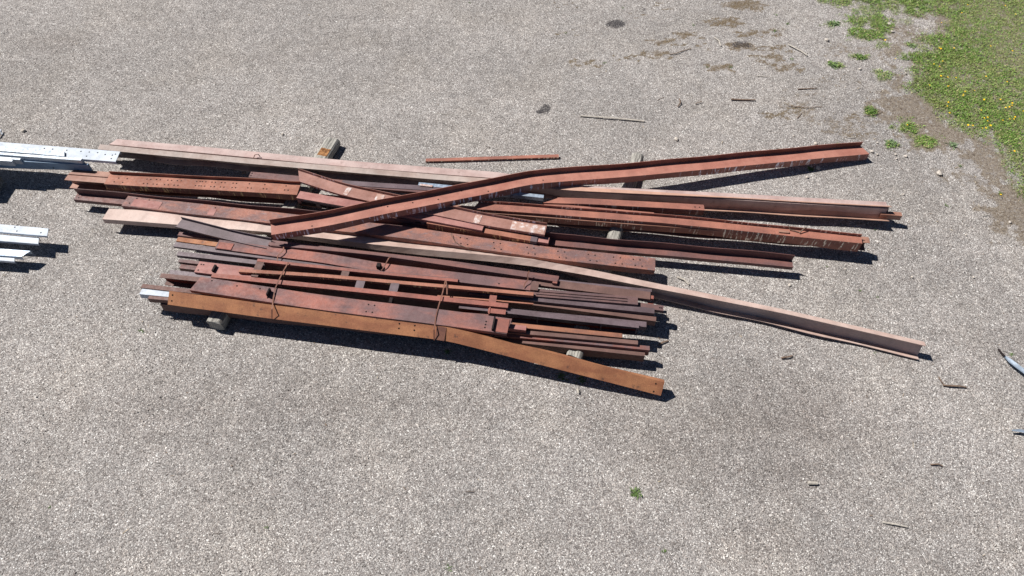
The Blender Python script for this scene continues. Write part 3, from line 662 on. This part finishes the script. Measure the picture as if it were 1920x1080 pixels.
member('L16', 'steel_channel', 'grey purple channel end behind the brick red channel at left', 'steel beam', GL, 'down', [(317, 513, .44), (400, 522, .44)], 7, 3, 'grey_purple')
member('L15b', 'steel_channel', 'grey purple channel ending just past the brick red channel at right', 'steel beam', GL, 'down', [(900, 582, .44), (1212, 613, .44)], 9, 7, 'grey_purple')
member('L14', 'steel_channel', 'brown channel in the shaded gap below the grey purple ones at right', 'steel beam', GL, 'down', [(880, 557, .38), (1230, 602, .37)], 8, 8, 'brown')
member('L12', 'steel_channel', 'purple channel reaching furthest right of the lower bundle', 'steel beam', GL, 'down', [(900, 541, .41), (1244, 583, .40)], 9, 5, 'purple', holes=[(.99, .5), (.98, .5)])
member('L13', 'steel_channel', 'smooth grey purple channel lit along its top at the right end', 'steel beam', GL, 'down', [(880, 550, .44), (1000, 564, .44), (1227, 587, .44)], 9, 6, 'grey_purple')
member('L11', 'steel_channel', 'grooved purple channel pair above the smooth grey purple channel at right', 'steel beam', GL, 'down', [(985, 553, .48), (1196, 571, .48)], 14, 3, 'purple')
box_part('rib', 'L11', .5, 1.15, .028, .036, .003, .016, 'purple'); box_part('rib', 'L11', .5, 1.15, .07, .078, .003, .016, 'purple')
member('L10', 'steel_channel', 'dull brown channel with red end cleats on the far right side of the lower bundle', 'steel beam', GL, 'down', [(985, 531, .47), (1219, 562, .47)], 13, 4, 'brown')
box_part('cleat', 'L10', 1.0, .09, .02, .07, -.05, -.01, 'red'); box_part('cleat', 'L10', 1.01, .07, -.03, .0, -.12, -.06, 'red')
member('L9', 'steel_angle', 'thin dark angle along the far edge of the bundle at right', 'steel strip', GL, 'angle', [(1000, 524, .44), (1222, 547, .44)], 5, 3, 'grey_purple')
member('L8', 'steel_channel', 'thin red brown channel along the far edge of the bundle', 'steel beam', GL, 'down', [(440, 448, .46), (600, 467, .46), (840, 495, .46), (1047, 525, .46)], 6, 3, 'purple_red')
member('L30', 'steel_channel', 'pinkish purple channel end sticking out low at the left of the bundle', 'steel beam', GL, 'down', [(336, 503, .33), (560, 530, .33)], 7, 7, 'purple_red')
member('L26', 'steel_channel', 'orange brown channel end at the upper left of the bundle', 'steel beam', GL, 'down', [(330, 452, .42), (470, 470, .42)], 7, 3, 'orange')
member('L31', 'steel_channel', 'dark red channel end under the slanting purple channel at upper left', 'steel beam', GL, 'down', [(333, 441, .36), (520, 464, .36)], 6, 4, 'purple_red')
member('L25', 'steel_channel', 'slanting dark purple channel with a raised far edge at the upper left of the bundle', 'steel beam', GL, 'up', [(329, 426, .49), (445, 455, .50), (500, 467, .50)], 17, 3, 'grey_purple', fu=4)
member('L6', 'steel_channel', 'wide red channel, purple in its middle, along the far half of the bundle', 'steel beam', GL, 'down', [(403, 466, .50), (600, 491, .50), (720, 512, .50), (1003, 546, .50)], 17, 9, 'redpurple',
       holes=[(.73, .25), (.76, .25), (.89, .3), (.99, .4)])
box_part('plate', 'L6', .03, .20, .0, .11, .004, .012, 'red', label='bright red end plate')
box_part('bracket', 'L6', .52, .05, .04, .10, .0, .07, 'scale'); box_part('end_plate', 'L6', .997, .10, .0, .135, .004, .014, 'brown')
member('L7', 'steel_channel', 'dark purple brown deep channel on edge along the far side of the bundle', 'steel beam', GL, 'down', [(503, 459, .54), (700, 478, .54), (840, 498, .54), (1000, 521, .53), (1045, 528, .53)], 5, 14, 'purple_red')
box_part('cleat', 'L7', .03, .18, -.012, -.005, -.10, .0, 'purple_red'); box_part('cleat', 'L7', .995, .06, -.03, .05, -.12, .0, 'red', label='pink end cleat')
member('L32', 'steel_channel', 'wide pink channel end with a bolted clip at the left of the open frame', 'steel beam', GL, 'down', [(364, 510, .50), (478, 524, .50)], 20, 5, 'pink', holes=[(.05, .2), (.09, .75), (.05, .75)])
box_part('clip', 'L32', .30, .025, .03, .13, .0, .04, 'scale'); box_part('clip', 'L32', .98, .09, .03, .16, .004, .02, 'brown')
# open frame of three rails and cross pieces
member('L41', 'steel_channel', 'channel on edge added to darken the gap under the far rail', 'steel beam', GL, 'down', [(492, 489, .535), (700, 511, .535), (858, 526, .535)], 3, 0, 'purple', d=.28)  # these three deep channels are added under the rails to keep the gaps dark
member('L42', 'steel_channel', 'channel on edge added to darken the gap under the middle rail', 'steel beam', GL, 'down', [(470, 511, .535), (600, 518, .535), (850, 538, .535), (1000, 552, .53)], 3, 0, 'purple', d=.28)
member('L43', 'steel_channel', 'channel on edge added to darken the gap under the near rail', 'steel beam', GL, 'down', [(400, 518, .535), (600, 538, .535), (935, 573, .535)], 4, 0, 'purple', d=.28)
fr_ = P(395, 520, .50); frame = bpy.data.objects.new('ladder_lattice', None); COL.objects.link(frame); frame.location = fr_
frame.rotation_euler = (0, 0, math.atan2((P(950, 577, .56) - fr_).y, (P(950, 577, .56) - fr_).x)); bpy.context.view_layer.update()
tag(frame, 'open red frame of three long rails and cross pieces on the lower bundle', 'steel frame', GL)
def rail(k, path, w1, d1, mat): return member(k, 'rail', None, None, None, 'tube', path, w1, d1, mat, parent=frame, part=True)
rail('L3', [(395, 520, .565), (600, 540, .565), (952, 577, .565)], 8, 4, 'red')
rail('L4', [(447, 510, .565), (600, 520, .565), (850, 540, .565), (1000, 554, .56)], 6, 4, 'z_orange')
rail('L5', [(481, 490, .565), (700, 513, .565), (858, 528, .565)], 5, 4, 'red')
for f, mt in ((.48, 'grey_purple'), (.60, 'grey_purple'), (.945, 'red')):
    box_part('cross_piece', 'L3', f, .11 if f < .9 else .09, .0, .20 if f < .9 else .17, -.012, -.004, mt, parent=frame)
box_part('cross_piece', 'L5', .02, .10, -.16, .0, -.012, -.004, 'brown', parent=frame)
box_part('cross_piece', 'L5', .46, .10, -.14, .0, -.012, -.004, 'brown', parent=frame)
box_part('lower_bracket', 'L3', .60, .04, -.10, -.02, -.07, -.01, 'scale', parent=frame)
box_part('end_bracket', 'L3', .965, .22, -.09, -.02, -.03, -.02, 'red', parent=frame)
box_part('end_bracket', 'L3', .94, .012, -.11, .0, -.06, -.012, 'red', parent=frame)
member('L33', 'steel_angle', 'thin dark red angle between the open frame and the wide purple red channel', 'steel strip', GL, 'angle', [(640, 570, .47), (918, 592, .47)], 3, 4, 'purple_red')
member('L34', 'steel_angle', 'thin rusty bar lying in the dark gap of the open frame', 'steel strip', GL, 'angle', [(820, 556, .44), (1000, 571, .44)], 2, 2, 'z_orange')
member('L18', 'steel_channel', 'pink channel stub just past the end of the wide purple red channel', 'steel beam', GL, 'down', [(930, 613, .52), (986, 620, .52)], 8, 6, 'pink')
member('L2', 'steel_channel', 'wide worn red and purple channel on top of the lower bundle', 'steel beam', GL, 'down', [(356, 544, .60), (560, 574, .60), (950, 626, .60)], 27, 5, 'redpurple',
       holes=[(.05, .85), (.13, .75), (.20, .8), (.235, .25), (.235, .4), (.55, .25), (.57, .25), (.55, .75), (.57, .75), (.975, .3), (.975, .7), (.93, .2), (.93, .4), (.93, .6)], t=.008, cut=(.05, .03))
box_part('bracket', 'L2', .235, .018, .06, .16, .0, .075, 'scale'); box_part('cleat', 'L2', .955, .02, .01, .19, .0, .05, 'scale')
box_part('end_plate', 'L2', .98, .17, .004, .2, .006, .012, 'red', label='pinkish red end plate with bolt holes')
member('L1', 'steel_channel', 'bright orange channel on the near side, kinked so its right end reaches the gravel', 'steel beam', GL, 'down',
       [(315, 570, .44), (510, 597, .44), (600, 608, .44), (812, 636, .44), (836, 639, .435), (1080, 700, .27), (1239, 741, .14)], 0, 0, 'orange', w_=.165, d=.09,
       rolls=[.62, .62, .62, .62, .66, .72, .8], holes=[(.008, .3), (.008, .75), (.46, .45), (.49, .45), (.46, .8), (.49, .8), (.985, .15), (.985, .75)], t=.007)
# rusty steel straps round the bundle
def strap(label, pts, wd=.015):
    W = [P(*p) for p in pts]; o0 = W[0].copy(); vs, fs = [], []
    D = []
    for i, q in enumerate(W):
        t = (W[min(i + 1, len(W) - 1)] - W[max(i - 1, 0)]).normalized(); s = Vector((0.98, -.12, 0)); s = (s - t * s.dot(t)).normalized(); u = s.cross(t)
        if u.z < 0: u = -u
        for a, b in ((-1, 0), (1, 0), (1, 1), (-1, 1)): vs.append(q - o0 + s * a * wd / 2 + u * b * .003)
    for i in range(len(W) - 1):
        for k in range(4): j = (k + 1) % 4; fs.append((i * 4 + k, i * 4 + j, i * 4 + 4 + j, i * 4 + 4 + k))
    fs += [(3, 2, 1, 0), tuple((len(W) - 1) * 4 + k for k in range(4))]
    tag(mesh_obj('steel_strap', vs, fs, [M['strap']], loc=o0), label, 'strap', 'rusty straps round the lower bundle')
strap('rusty strap crossing the open frame and the wide channel at the left third', [(541, 492, .59), (532, 507, .60), (524, 523, .61), (516, 541, .625), (513, 556, .622), (511, 572, .60), (510, 580, .60), (510, 598, .45)])
strap('rusty strap crossing the frame, ending at the kink of the orange channel', [(835, 527, .60), (830, 548, .60), (822, 575, .62), (817, 594, .625), (815, 612, .61), (814, 618, .60), (814, 638, .45)])
strap('short rusty strap end standing up beside the right hand strap', [(836, 526, .60), (838, 538, .58), (838, 552, .55)])
strap('rusty strap over the deep purple channel near its middle', [(737, 480, .50), (729, 484, .57), (722, 497, .56), (715, 507, .53)])
strap('twisted rusty strap over the deep purple channel near its left end', [(531, 459, .57), (532, 468, .56), (527, 474, .56), (521, 479, .55), (520, 488, .52)])
strap('rusty strap end standing up near the right end of the deep purple channel', [(992, 508, .66), (989, 516, .62), (990, 524, .58), (984, 532, .55), (982, 539, .53)])
member('K1', 'steel_collar', 'rusted collar wrapped round the orange channel at its kink', 'bracket', None, 'flat', [(815, 636, .452), (833, 639, .450)], 0, 0, 'strap', w_=.165, rolls=.62)
tag(rod('plastic_scrap', [(912, 500, .03), (923, 501, .03)], .04, 'blue', None, None, flat=.5), 'small navy plastic scrap on the gravel between the two stacks', 'scrap')

# ------------------------------------------------------------------ GALVANISED PIECES at the left edge
GG = 'galvanised sections stacked at the left edge'
hg = [(x, y) for x in (.36, .43, .55, .67, .74, .81, .96) for y in (.72,)] + [(.74, .3), (.95, .25), (.88, .6), (.94, .6)]
member('G1', 'galvanised_purlin', 'topmost wide white galvanised section with bolt holes reaching furthest right', 'steel purlin', GG, 'down', [(-330, 262, .62), (217, 303, .62)], 18, 4, 'galv', holes=[(.6 + .4 * a, b) for a, b in hg], cut=(0, -.03))
member('G2', 'galvanised_purlin', 'narrow galvanised section lying on the wide one', 'steel purlin', GG, 'down', [(-330, 258, .66), (121, 293, .66)], 8, 2, 'galv_mid', cut=(0, -.05))
member('G3', 'galvanised_purlin', 'galvanised section on edge in front of the wide one', 'steel purlin', GG, 'tube', [(-330, 264, .66), (151, 301, .66)], 4, 9, 'galv_mid')
member('G4', 'galvanised_purlin', 'short galvanised section end below the edge standing one', 'steel purlin', GG, 'tube', [(-330, 272, .63), (37, 299, .63)], 3, 9, 'galv_mid')
member('G4b', 'galvanised_purlin', 'shortest galvanised section end at the near side of the white stack', 'steel purlin', GG, 'tube', [(-330, 276, .62), (22, 302, .62)], 3, 9, 'galv_mid')
member('G5', 'galvanised_purlin', 'blue grey shaded galvanised section with bolt holes along the foot of the white stack', 'steel purlin', GG, 'tube', [(-330, 283, .56), (164, 309, .56)], 3, 13, 'galv_shade_blue', holes=[(.76, .6, 's'), (.78, .6, 's'), (.86, .7, 's'), (.95, .85, 's')])
member('G6', 'galvanised_purlin', 'low dark galvanised section under the white stack', 'steel purlin', GG, 'tube', [(-330, 290, .50), (53, 306, .50)], 3, 11, 'galv_shade_blue')
member('G0', 'timber_bearer', 'dark timber bearer under the galvanised stack', 'timber', None, 'tube', [(-60, 345, .40), (-30, 345, .40)], 30, 60, 'wood')
member('G7', 'galvanised_purlin', 'white galvanised section with a bolt hole at the left edge below the tall stack', 'steel purlin', GG, 'down', [(-330, 407, .36), (89, 442, .36)], 13, 3, 'galv', cut=(0, -.05), holes=[(.84, .8), (.86, .3), (.965, .35)])
member('G8', 'galvanised_purlin', 'white galvanised section tucked in front of the one with the bolt hole', 'steel purlin', GG, 'down', [(-330, 424, .30), (72, 457, .30)], 11, 3, 'galv', cut=(0, -.05))
member('G9', 'galvanised_purlin', 'bluish galvanised section with a notched end, lowest at the left edge', 'steel purlin', GG, 'down', [(-330, 453, .28), (40, 482, .28)], 11, 5, 'galv_blue', cut=(0, .07))
member('G10', 'galvanised_purlin', 'narrow white galvanised section in front of the bluish notched one', 'steel purlin', GG, 'down', [(-330, 462, .24), (27, 491, .24)], 9, 3, 'galv', cut=(0, -.05))
for y_, z_ in ((440, .18), (470, .14)):
    member('GB%d' % y_, 'timber_bearer', 'timber bearer under the %s galvanised sections at the left edge' % ('upper' if y_ == 440 else 'lower'), 'timber', None, 'tube', [(-95, y_ + 14, z_), (-65, y_ + 14, z_)], 34, 20, 'wood')
tag(rod('galvanised_offcut', [(-14, 262, .01), (-5, 252, .05), (2, 243, .06), (3, 252, .02)], .02, 'galv', None, None, flat=.3), 'tiny white galvanised scrap at the left edge behind the white stack', 'scrap')
# bent galvanised strips at the right edge
def ribbon(name, pts, wd, mat, label, cat, th=.004):
    W = [P(*p) for p in pts]; o0 = W[0].copy(); vs, fs = [], []
    for i, q in enumerate(W):
        t = (W[min(i + 1, len(W) - 1)] - W[max(i - 1, 0)]).normalized(); s = Vector((-t.y, t.x, 0)).normalized(); k = .45 if i == 0 else 1
        for a, b in ((-1, .6), (0, 0), (1, .35), (1, .35 + .15), (0, .15), (-1, .75)): vs.append(q - o0 + s * a * wd / 2 * k + Vector((0, 0, b * wd * .45 * k)))
    for i in range(len(W) - 1):
        for k in range(6): j = (k + 1) % 6; fs.append((i * 6 + k, i * 6 + j, i * 6 + 6 + j, i * 6 + 6 + k))
    fs += [tuple(range(6))[::-1], tuple((len(W) - 1) * 6 + k for k in range(6))]
    return tag(mesh_obj(name, vs, fs, [M[mat]], loc=o0), label, cat)
ribbon('metal_strip', [(1883, 668, .02), (1894, 679, .04), (1906, 688, .05), (1922, 700, .05), (1960, 726, .05)], .075, 'galv_blue', 'bent shiny galvanised strip entering at the right edge', 'metal strip')
rod('twig', [(1872, 655, .01), (1877, 661, .03), (1884, 668, .04)], .012, 'scale', 'dark stub at the tip of the bent galvanised strip', 'twig')
ribbon('metal_strip', [(1897, 807, .05), (1912, 808, .06), (1960, 818, .07)], .04, 'galv_blue', 'thin galvanised strip end low at the right edge', 'metal strip')

# ------------------------------------------------------------------ loose things on the gravel
member('rod1', 'steel_strip', 'straight thin rusty channel strip lying alone on the gravel above the upper stack', 'steel strip', None, 'angle', [(798, 302, .035), (1048, 295, .035)], 5, 2, 'z_right')
def stick(pts, rad, mat, label, flat=.6):
    q = [(x, y, rad * .8 + (z if z else 0)) for x, y, z in pts]; return rod('stick' if mat == 'stick' else 'twig', q, rad * .72, mat, label, 'stick' if mat == 'stick' else 'twig', None, None, .75, 6, flat)
stick([(1208, 227, 0), (1150, 221, .01), (1088, 217, 0)], .024, 'stick', 'long bleached white stick on the gravel above the upper stack')
stick([(1371, 186, 0), (1395, 187, 0), (1416, 187, 0)], .024, 'twig', 'stout brown stick end lying above the right half of the yard')
stick([(1340, 70, 0), (1348, 76, .01), (1352, 86, 0)], .02, 'stick', 'short bleached curved stick beside the brown moss patches')
stick([(1256, 102, 0), (1270, 99, .01), (1284, 94, 0), (1296, 91, 0)], .014, 'twig', 'thin forked brown twig by the moss patches')
stick([(1478, 83, 0), (1490, 89, .01), (1503, 96, 0), (1514, 104, 0)], .022, 'stick', 'pale curved stick near the lawn edge')
stick([(1496, 167, 0), (1515, 166, 0), (1532, 165, 0)], .016, 'twig', 'brown twig left of the lawn')
stick([(1420, 142, 0), (1440, 144, 0)], .010, 'stick', 'short white straw above the brown stick end')
stick([(1271, 200, 0), (1276, 192, .02), (1274, 185, 0)], .016, 'twig', 'curled brown leaf like twig standing on the gravel')
stick([(1304, 194, 0), (1316, 190, .01)], .014, 'twig', 'small dark twig beside the curled one')
stick([(1233, 188, 0), (1245, 182, 0)], .007, 'twig', 'tiny dark twig left of the curled one')
stick([(1286, 178, 0), (1298, 179, 0)], .008, 'stick', 'tiny white straw above the curled twig')
stick([(1478, 198, 0), (1510, 201, .01), (1540, 200, 0)], .010, 'twig', 'long thin twig lying by the soil patch left of the lawn')
stick([(1495, 222, 0), (1503, 212, 0)], .008, 'twig', 'short slanting twig under the long thin twig')
stick([(1620, 217, 0), (1640, 215, .01), (1655, 209, 0)], .010, 'twig', 'thin twig below the bright green tuft')
stick([(1590, 258, 0), (1605, 257, 0)], .010, 'stick', 'small white straw near the far tip of the bent purlin')
stick([(1455, 277, 0), (1482, 282, 0)], .010, 'stick', 'pale thin stick just above the bent purlin near its right end')
stick([(1270, 519, 0), (1283, 524, .01), (1292, 533, 0)], .022, 'stick', 'bleached split stick right of the holed channel end')
stick([(1465, 671, 0), (1478, 669, .01), (1486, 667, 0)], .018, 'twig', 'short dark twig below the tan beam on the ground')
stick([(1768, 722, 0), (1780, 723, .01), (1800, 724, .01), (1812, 726, 0)], .018, 'twig', 'long grey part of a forked twig near the right edge')
stick([(1760, 706, .03), (1765, 715, .02), (1771, 723, 0)], .013, 'twig', 'upright arm of the forked twig near the right edge')
stick([(1235, 646, 0), (1244, 641, .01), (1253, 639, 0)], .018, 'twig', 'dark twig by the right end of the lower bundle')
stick([(1655, 979, 0), (1680, 983, .01), (1702, 988, 0)], .016, 'stick', 'pale stick lying low on the right side of the yard')
stick([(1745, 871, 0), (1760, 870, .01), (1768, 874, 0)], .014, 'twig', 'small dark twig low at the right')
stick([(1083, 729, 0), (1085, 737, 0)], .022, 'stick', 'small pale splinter below the kinked orange channel')
stick([(1515, 905, 0), (1533, 906, 0)], .030, 'stick', 'stubby grey wood offcut on the gravel at lower right')
stick([(815, 212, 0), (845, 215, 0)], .006, 'stick', 'faint pale straw left of the dark soot spot')
stick([(927, 297, 0), (935, 298, 0)], .02, 'stick', 'small pale chip beside the thin rusty strip')
stick([(1843, 404, 0), (1852, 403, 0)], .01, 'stick', 'small white straw right of the beams near the lawn')
# stones
STN = [(1533, 316, .028), (1521, 313, .018), (1635, 285, .026), (1645, 290, .015), (1679, 290, .018), (1698, 294, .024), (1681, 298, .016), (1760, 326, .042), (1694, 365, .016), (1893, 417, .020),
       (1529, 270, .026), (1513, 333, .020), (1655, 400, .014), (1825, 520, .014), (1667, 46, .03), (1673, 60, .026), (1550, 76, .034), (1553, 115, .024), (1612, 130, .022), (1488, 255, .014),
       (1698, 138, .018), (1811, 441, .014), (1645, 268, .014), (1600, 275, .014), (1710, 520, .015), (530, 252, .02), (45, 246, .03), (1268, 262, .03), (1480, 535, .02), (1585, 505, .014)]
SL = ['above the tuft under the bent purlin', 'left of the tuft under the bent purlin', 'just past the tip of the bent purlin', 'at the very tip of the bent purlin, smaller of two', 'right of the purlin tip, higher of three', 'right of the purlin tip, rightmost of three', 'right of the purlin tip, lowest of three', '', 'on gravel below the largest stone', 'on soil at the right edge below the lawn', 'behind the far tip of the bent purlin', 'below the tuft beside the bent purlin', 'right of the end of the long tan beam', 'on open gravel right of the twisting channel', 'above the bare patch in the lawn fringe', 'by the bare patch in the lawn fringe', 'left of the grass patches near the top', 'beside the grey green weed left of the lawn', 'between two tufts left of the lawn', 'above the bent purlin, right of centre', 'at the lawn edge beside the white dot', 'on gravel far right, level with the twisting channel', 'left of the cushion weed', 'between purlin tip and soil patch', 'on open gravel right of the torn purlin tip', 'above the mauve channel near the timber', 'behind the galvanised stack at left', 'on gravel above the round log', 'right of the holed channel end', 'further right of the holed channel end']
for i, (px, py, r) in enumerate(STN):
    c0 = P(px, py); rr = random.Random(i); vs = []; n1, n2 = 5, 8
    for a in range(n1 + 1):
        th = math.pi * a / n1
        for b_ in range(n2):
            ph = 2 * math.pi * b_ / n2; k = 1 + rr.uniform(-.14, .14)
            vs.append((r * 1.25 * math.sin(th) * math.cos(ph) * k, r * math.sin(th) * math.sin(ph) * k, r * .7 * math.cos(th) * k + r * .45))
    fs = [(a * n2 + b_, (a + 1) * n2 + b_, (a + 1) * n2 + (b_ + 1) % n2, a * n2 + (b_ + 1) % n2) for a in range(n1) for b_ in range(n2)]
    big = r >= .04
    tag(mesh_obj('stone', vs, fs, [M['stone']], loc=(c0.x, c0.y, 0), rz=rr.uniform(0, 6)), 'largest pale rounded stone on the gravel between beams and lawn' if big else 'small pale stone ' + SL[i], 'stone', None if big else 'small pale stones on the gravel')
# weeds and tufts on the gravel
def weed(px, py, r, label, n=40, mat='leaf', group='small weeds growing through the gravel', h=1.0, seed=0):
    rr = random.Random(seed or int(px * 7 + py)); c0 = P(px, py); vs, fs = [], []; r *= .85; h *= .55
    for i in range(n):
        a = rr.uniform(0, 6.283); l = r * rr.uniform(.5, 1.15); wd = l * rr.uniform(.12, .24); el = rr.uniform(.2, 1.1); bx = r * .25 * rr.gauss(0, 1); by = r * .25 * rr.gauss(0, 1)
        d = Vector((math.cos(a) * math.cos(el), math.sin(a) * math.cos(el), math.sin(el) * h)); s = Vector((-math.sin(a), math.cos(a), 0)) * wd / 2; o = Vector((bx, by, 0)); b0 = len(vs)
        for q in (o, o + d * l * .5 + s, o + d * l * .95 - Vector((0, 0, l * .15)), o + d * l * .5 - s): vs.append(q)
        fs.append((b0, b0 + 1, b0 + 2, b0 + 3))
    return tag(mesh_obj('weed', vs, fs, [M[mat]], loc=(c0.x, c0.y, 0)), label, 'weed', group)
weed(1193, 925, .09, 'bright green weed tuft alone on the lower right gravel', 60)
weed(838, 660, .07, 'small weed just below the kink of the orange channel', 34)
weed(1052, 706, .09, 'leafy weed in the shade edge under the kinked orange channel', 30)
weed(1090, 714, .08, 'second leafy weed right of the first under the kinked orange channel', 26)
weed(1520, 317, .08, 'green tuft beside two pale stones under the bent purlin', 70)
weed(1570, 274, .07, 'green tuft behind the far tip of the bent purlin', 60)
weed(1632, 209, .12, 'dense bright green tuft on bare soil left of the lawn', 160)
weed(1785, 272, .13, 'grey green star shaped weed on gravel between tuft patches and lawn', 36, 'leafb')
weed(1876, 364, .06, 'tiny yellow green weed on the dark soil near the right edge', 30)
weed(1671, 269, .11, 'pale green cushion weed below the two grass patches', 130, 'leafb')
weed(1563, 122, .13, 'grey green low weed left of the lawn, near the upper right', 90, 'leafb')
weed(1562, 44, .13, 'grey green weed clump at the upper left of the lawn fringe', 90, 'leafb')
weed(1612, 107, .12, 'long green weed clump below the bare gravel gap', 100)
weed(1710, 86, .11, 'grey green weed on the bare gravel gap inside the lawn', 70, 'leafb')
weed(1204, 338, .05, 'small weed beneath the bent purlin beside the log', 26)
WL = ['at the top centre right', 'at the top edge, left of the soil patches', 'left of the forked brown twig', 'left of the lawn fringe at top', 'by the pale curved stick', 'under the moss patches, left one', 'under the moss patches, right one', 'above the moss patches', 'left of the lower bundle on gravel', 'below the lower bundle, lower left', 'at the bottom edge centre', 'at the far lower left', 'on gravel right of the twisting channel, upper', 'on gravel right of the twisting channel, lower', 'above the end of the twisting channel', 'right of the tuft at the bottom', 'near the right edge beside the large stone', 'above the large stone', 'by the soil patch at the top', 'at the very top edge centre', 'below the stained purlin end', 'behind the bent galvanised strip', 'beyond the tan beam end', 'above the brown soil patches']
for wi, (x, y, r) in enumerate(((1060, 62, .05), (1168, 15, .04), (1132, 118, .05), (1477, 45, .06), (1485, 111, .05), (1325, 126, .04), (1370, 126, .05), (1300, 47, .05), (265, 620, .05), (500, 988, .035), (840, 1066, .05), (93, 952, .03), (1612, 545, .035),
                (1645, 557, .03), (1640, 661, .03), (1245, 1032, .05), (1775, 385, .05), (1800, 312, .05), (1455, 28, .05), (880, 5, .04), (1550, 500, .025), (1895, 665, .05), (1640, 430, .03), (1452, 58, .06))):
    weed(x, y, r, 'tiny green weed ' + WL[wi], 18, group='tiny weeds dotted over the gravel')
# dandelions
DAND = [(1765, 44), (1812, 10), (1804, 24), (1883, 11), (1903, 29), (1661, 78), (1678, 111), (1761, 91), (1765, 92), (1787, 92), (1897, 96), (1857, 87), (1750, 123), (1760, 126), (1768, 115), (1763, 144), (1775, 146), (1792, 148), (1741, 162),
        (1775, 163), (1778, 162), (1806, 178), (1805, 180), (1807, 174), (1825, 171), (1775, 199), (1778, 212), (1778, 192), (1874, 188), (1844, 188), (1838, 208), (1887, 202), (1894, 201), (1898, 199), (1897, 194), (1917, 210), (1903, 220), (1901, 225),
        (1892, 223), (1879, 228), (1849, 222), (1846, 222), (1850, 228), (1815, 236), (1824, 236), (1841, 241), (1845, 242), (1856, 237), (1700, 235), (1900, 285), (1888, 153), (1848, 146), (1877, 367)]
proto = None
def flower_mesh(r):
    vs, fs = [(0, 0, r * .25)], []; n = 14
    for k in range(n):
        a = 2 * math.pi * k / n; b = a + math.pi / n; q = r * (1.0 if k % 2 else .85)
        vs += [(math.cos(a) * r * .45, math.sin(a) * r * .45, r * .42), (math.cos(b) * q, math.sin(b) * q, r * .18)]
    for k in range(n):
        i0, i1, i2 = 1 + 2 * k, 2 + 2 * k, 1 + 2 * ((k + 1) % n)
        fs += [(0, i0, i2), (i0, i1, i2)]
    return vs, fs
for i, (px, py) in enumerate(DAND):
    c0 = P(px, py, .06); s = random.uniform(.75, 1.15)
    if proto is None:
        root = bpy.data.objects.new('dandelion', None); COL.objects.link(root)
        v_, f_ = flower_mesh(.021); hd = mesh_obj('flower_head', [(a, b, c + .058) for a, b, c in v_], f_, [M['yellow']], parent=root)
        vv, ff = [], []
        for z_ in (0, .062):
            for k in range(5): vv.append((math.cos(k * 1.2566) * .0025, math.sin(k * 1.2566) * .0025, z_))
        for k in range(5): j = (k + 1) % 5; ff.append((k, j, j + 5, k + 5))
        stm = mesh_obj('stem', vv, ff, [M['leaf']], parent=root); proto = (root, hd, stm)
    else:
        root = proto[0].copy(); COL.objects.link(root)
        for ch in proto[1:]: c_ = ch.copy(); COL.objects.link(c_); c_.parent = root
    root.location = (c0.x, c0.y, 0); root.rotation_euler = (random.uniform(-.25, .25), random.uniform(-.25, .25), random.uniform(0, 6)); root.scale = (s, s, s)
    tag(root, 'small yellow dandelion in bloom', 'dandelion', 'yellow dandelions in and beside the lawn')
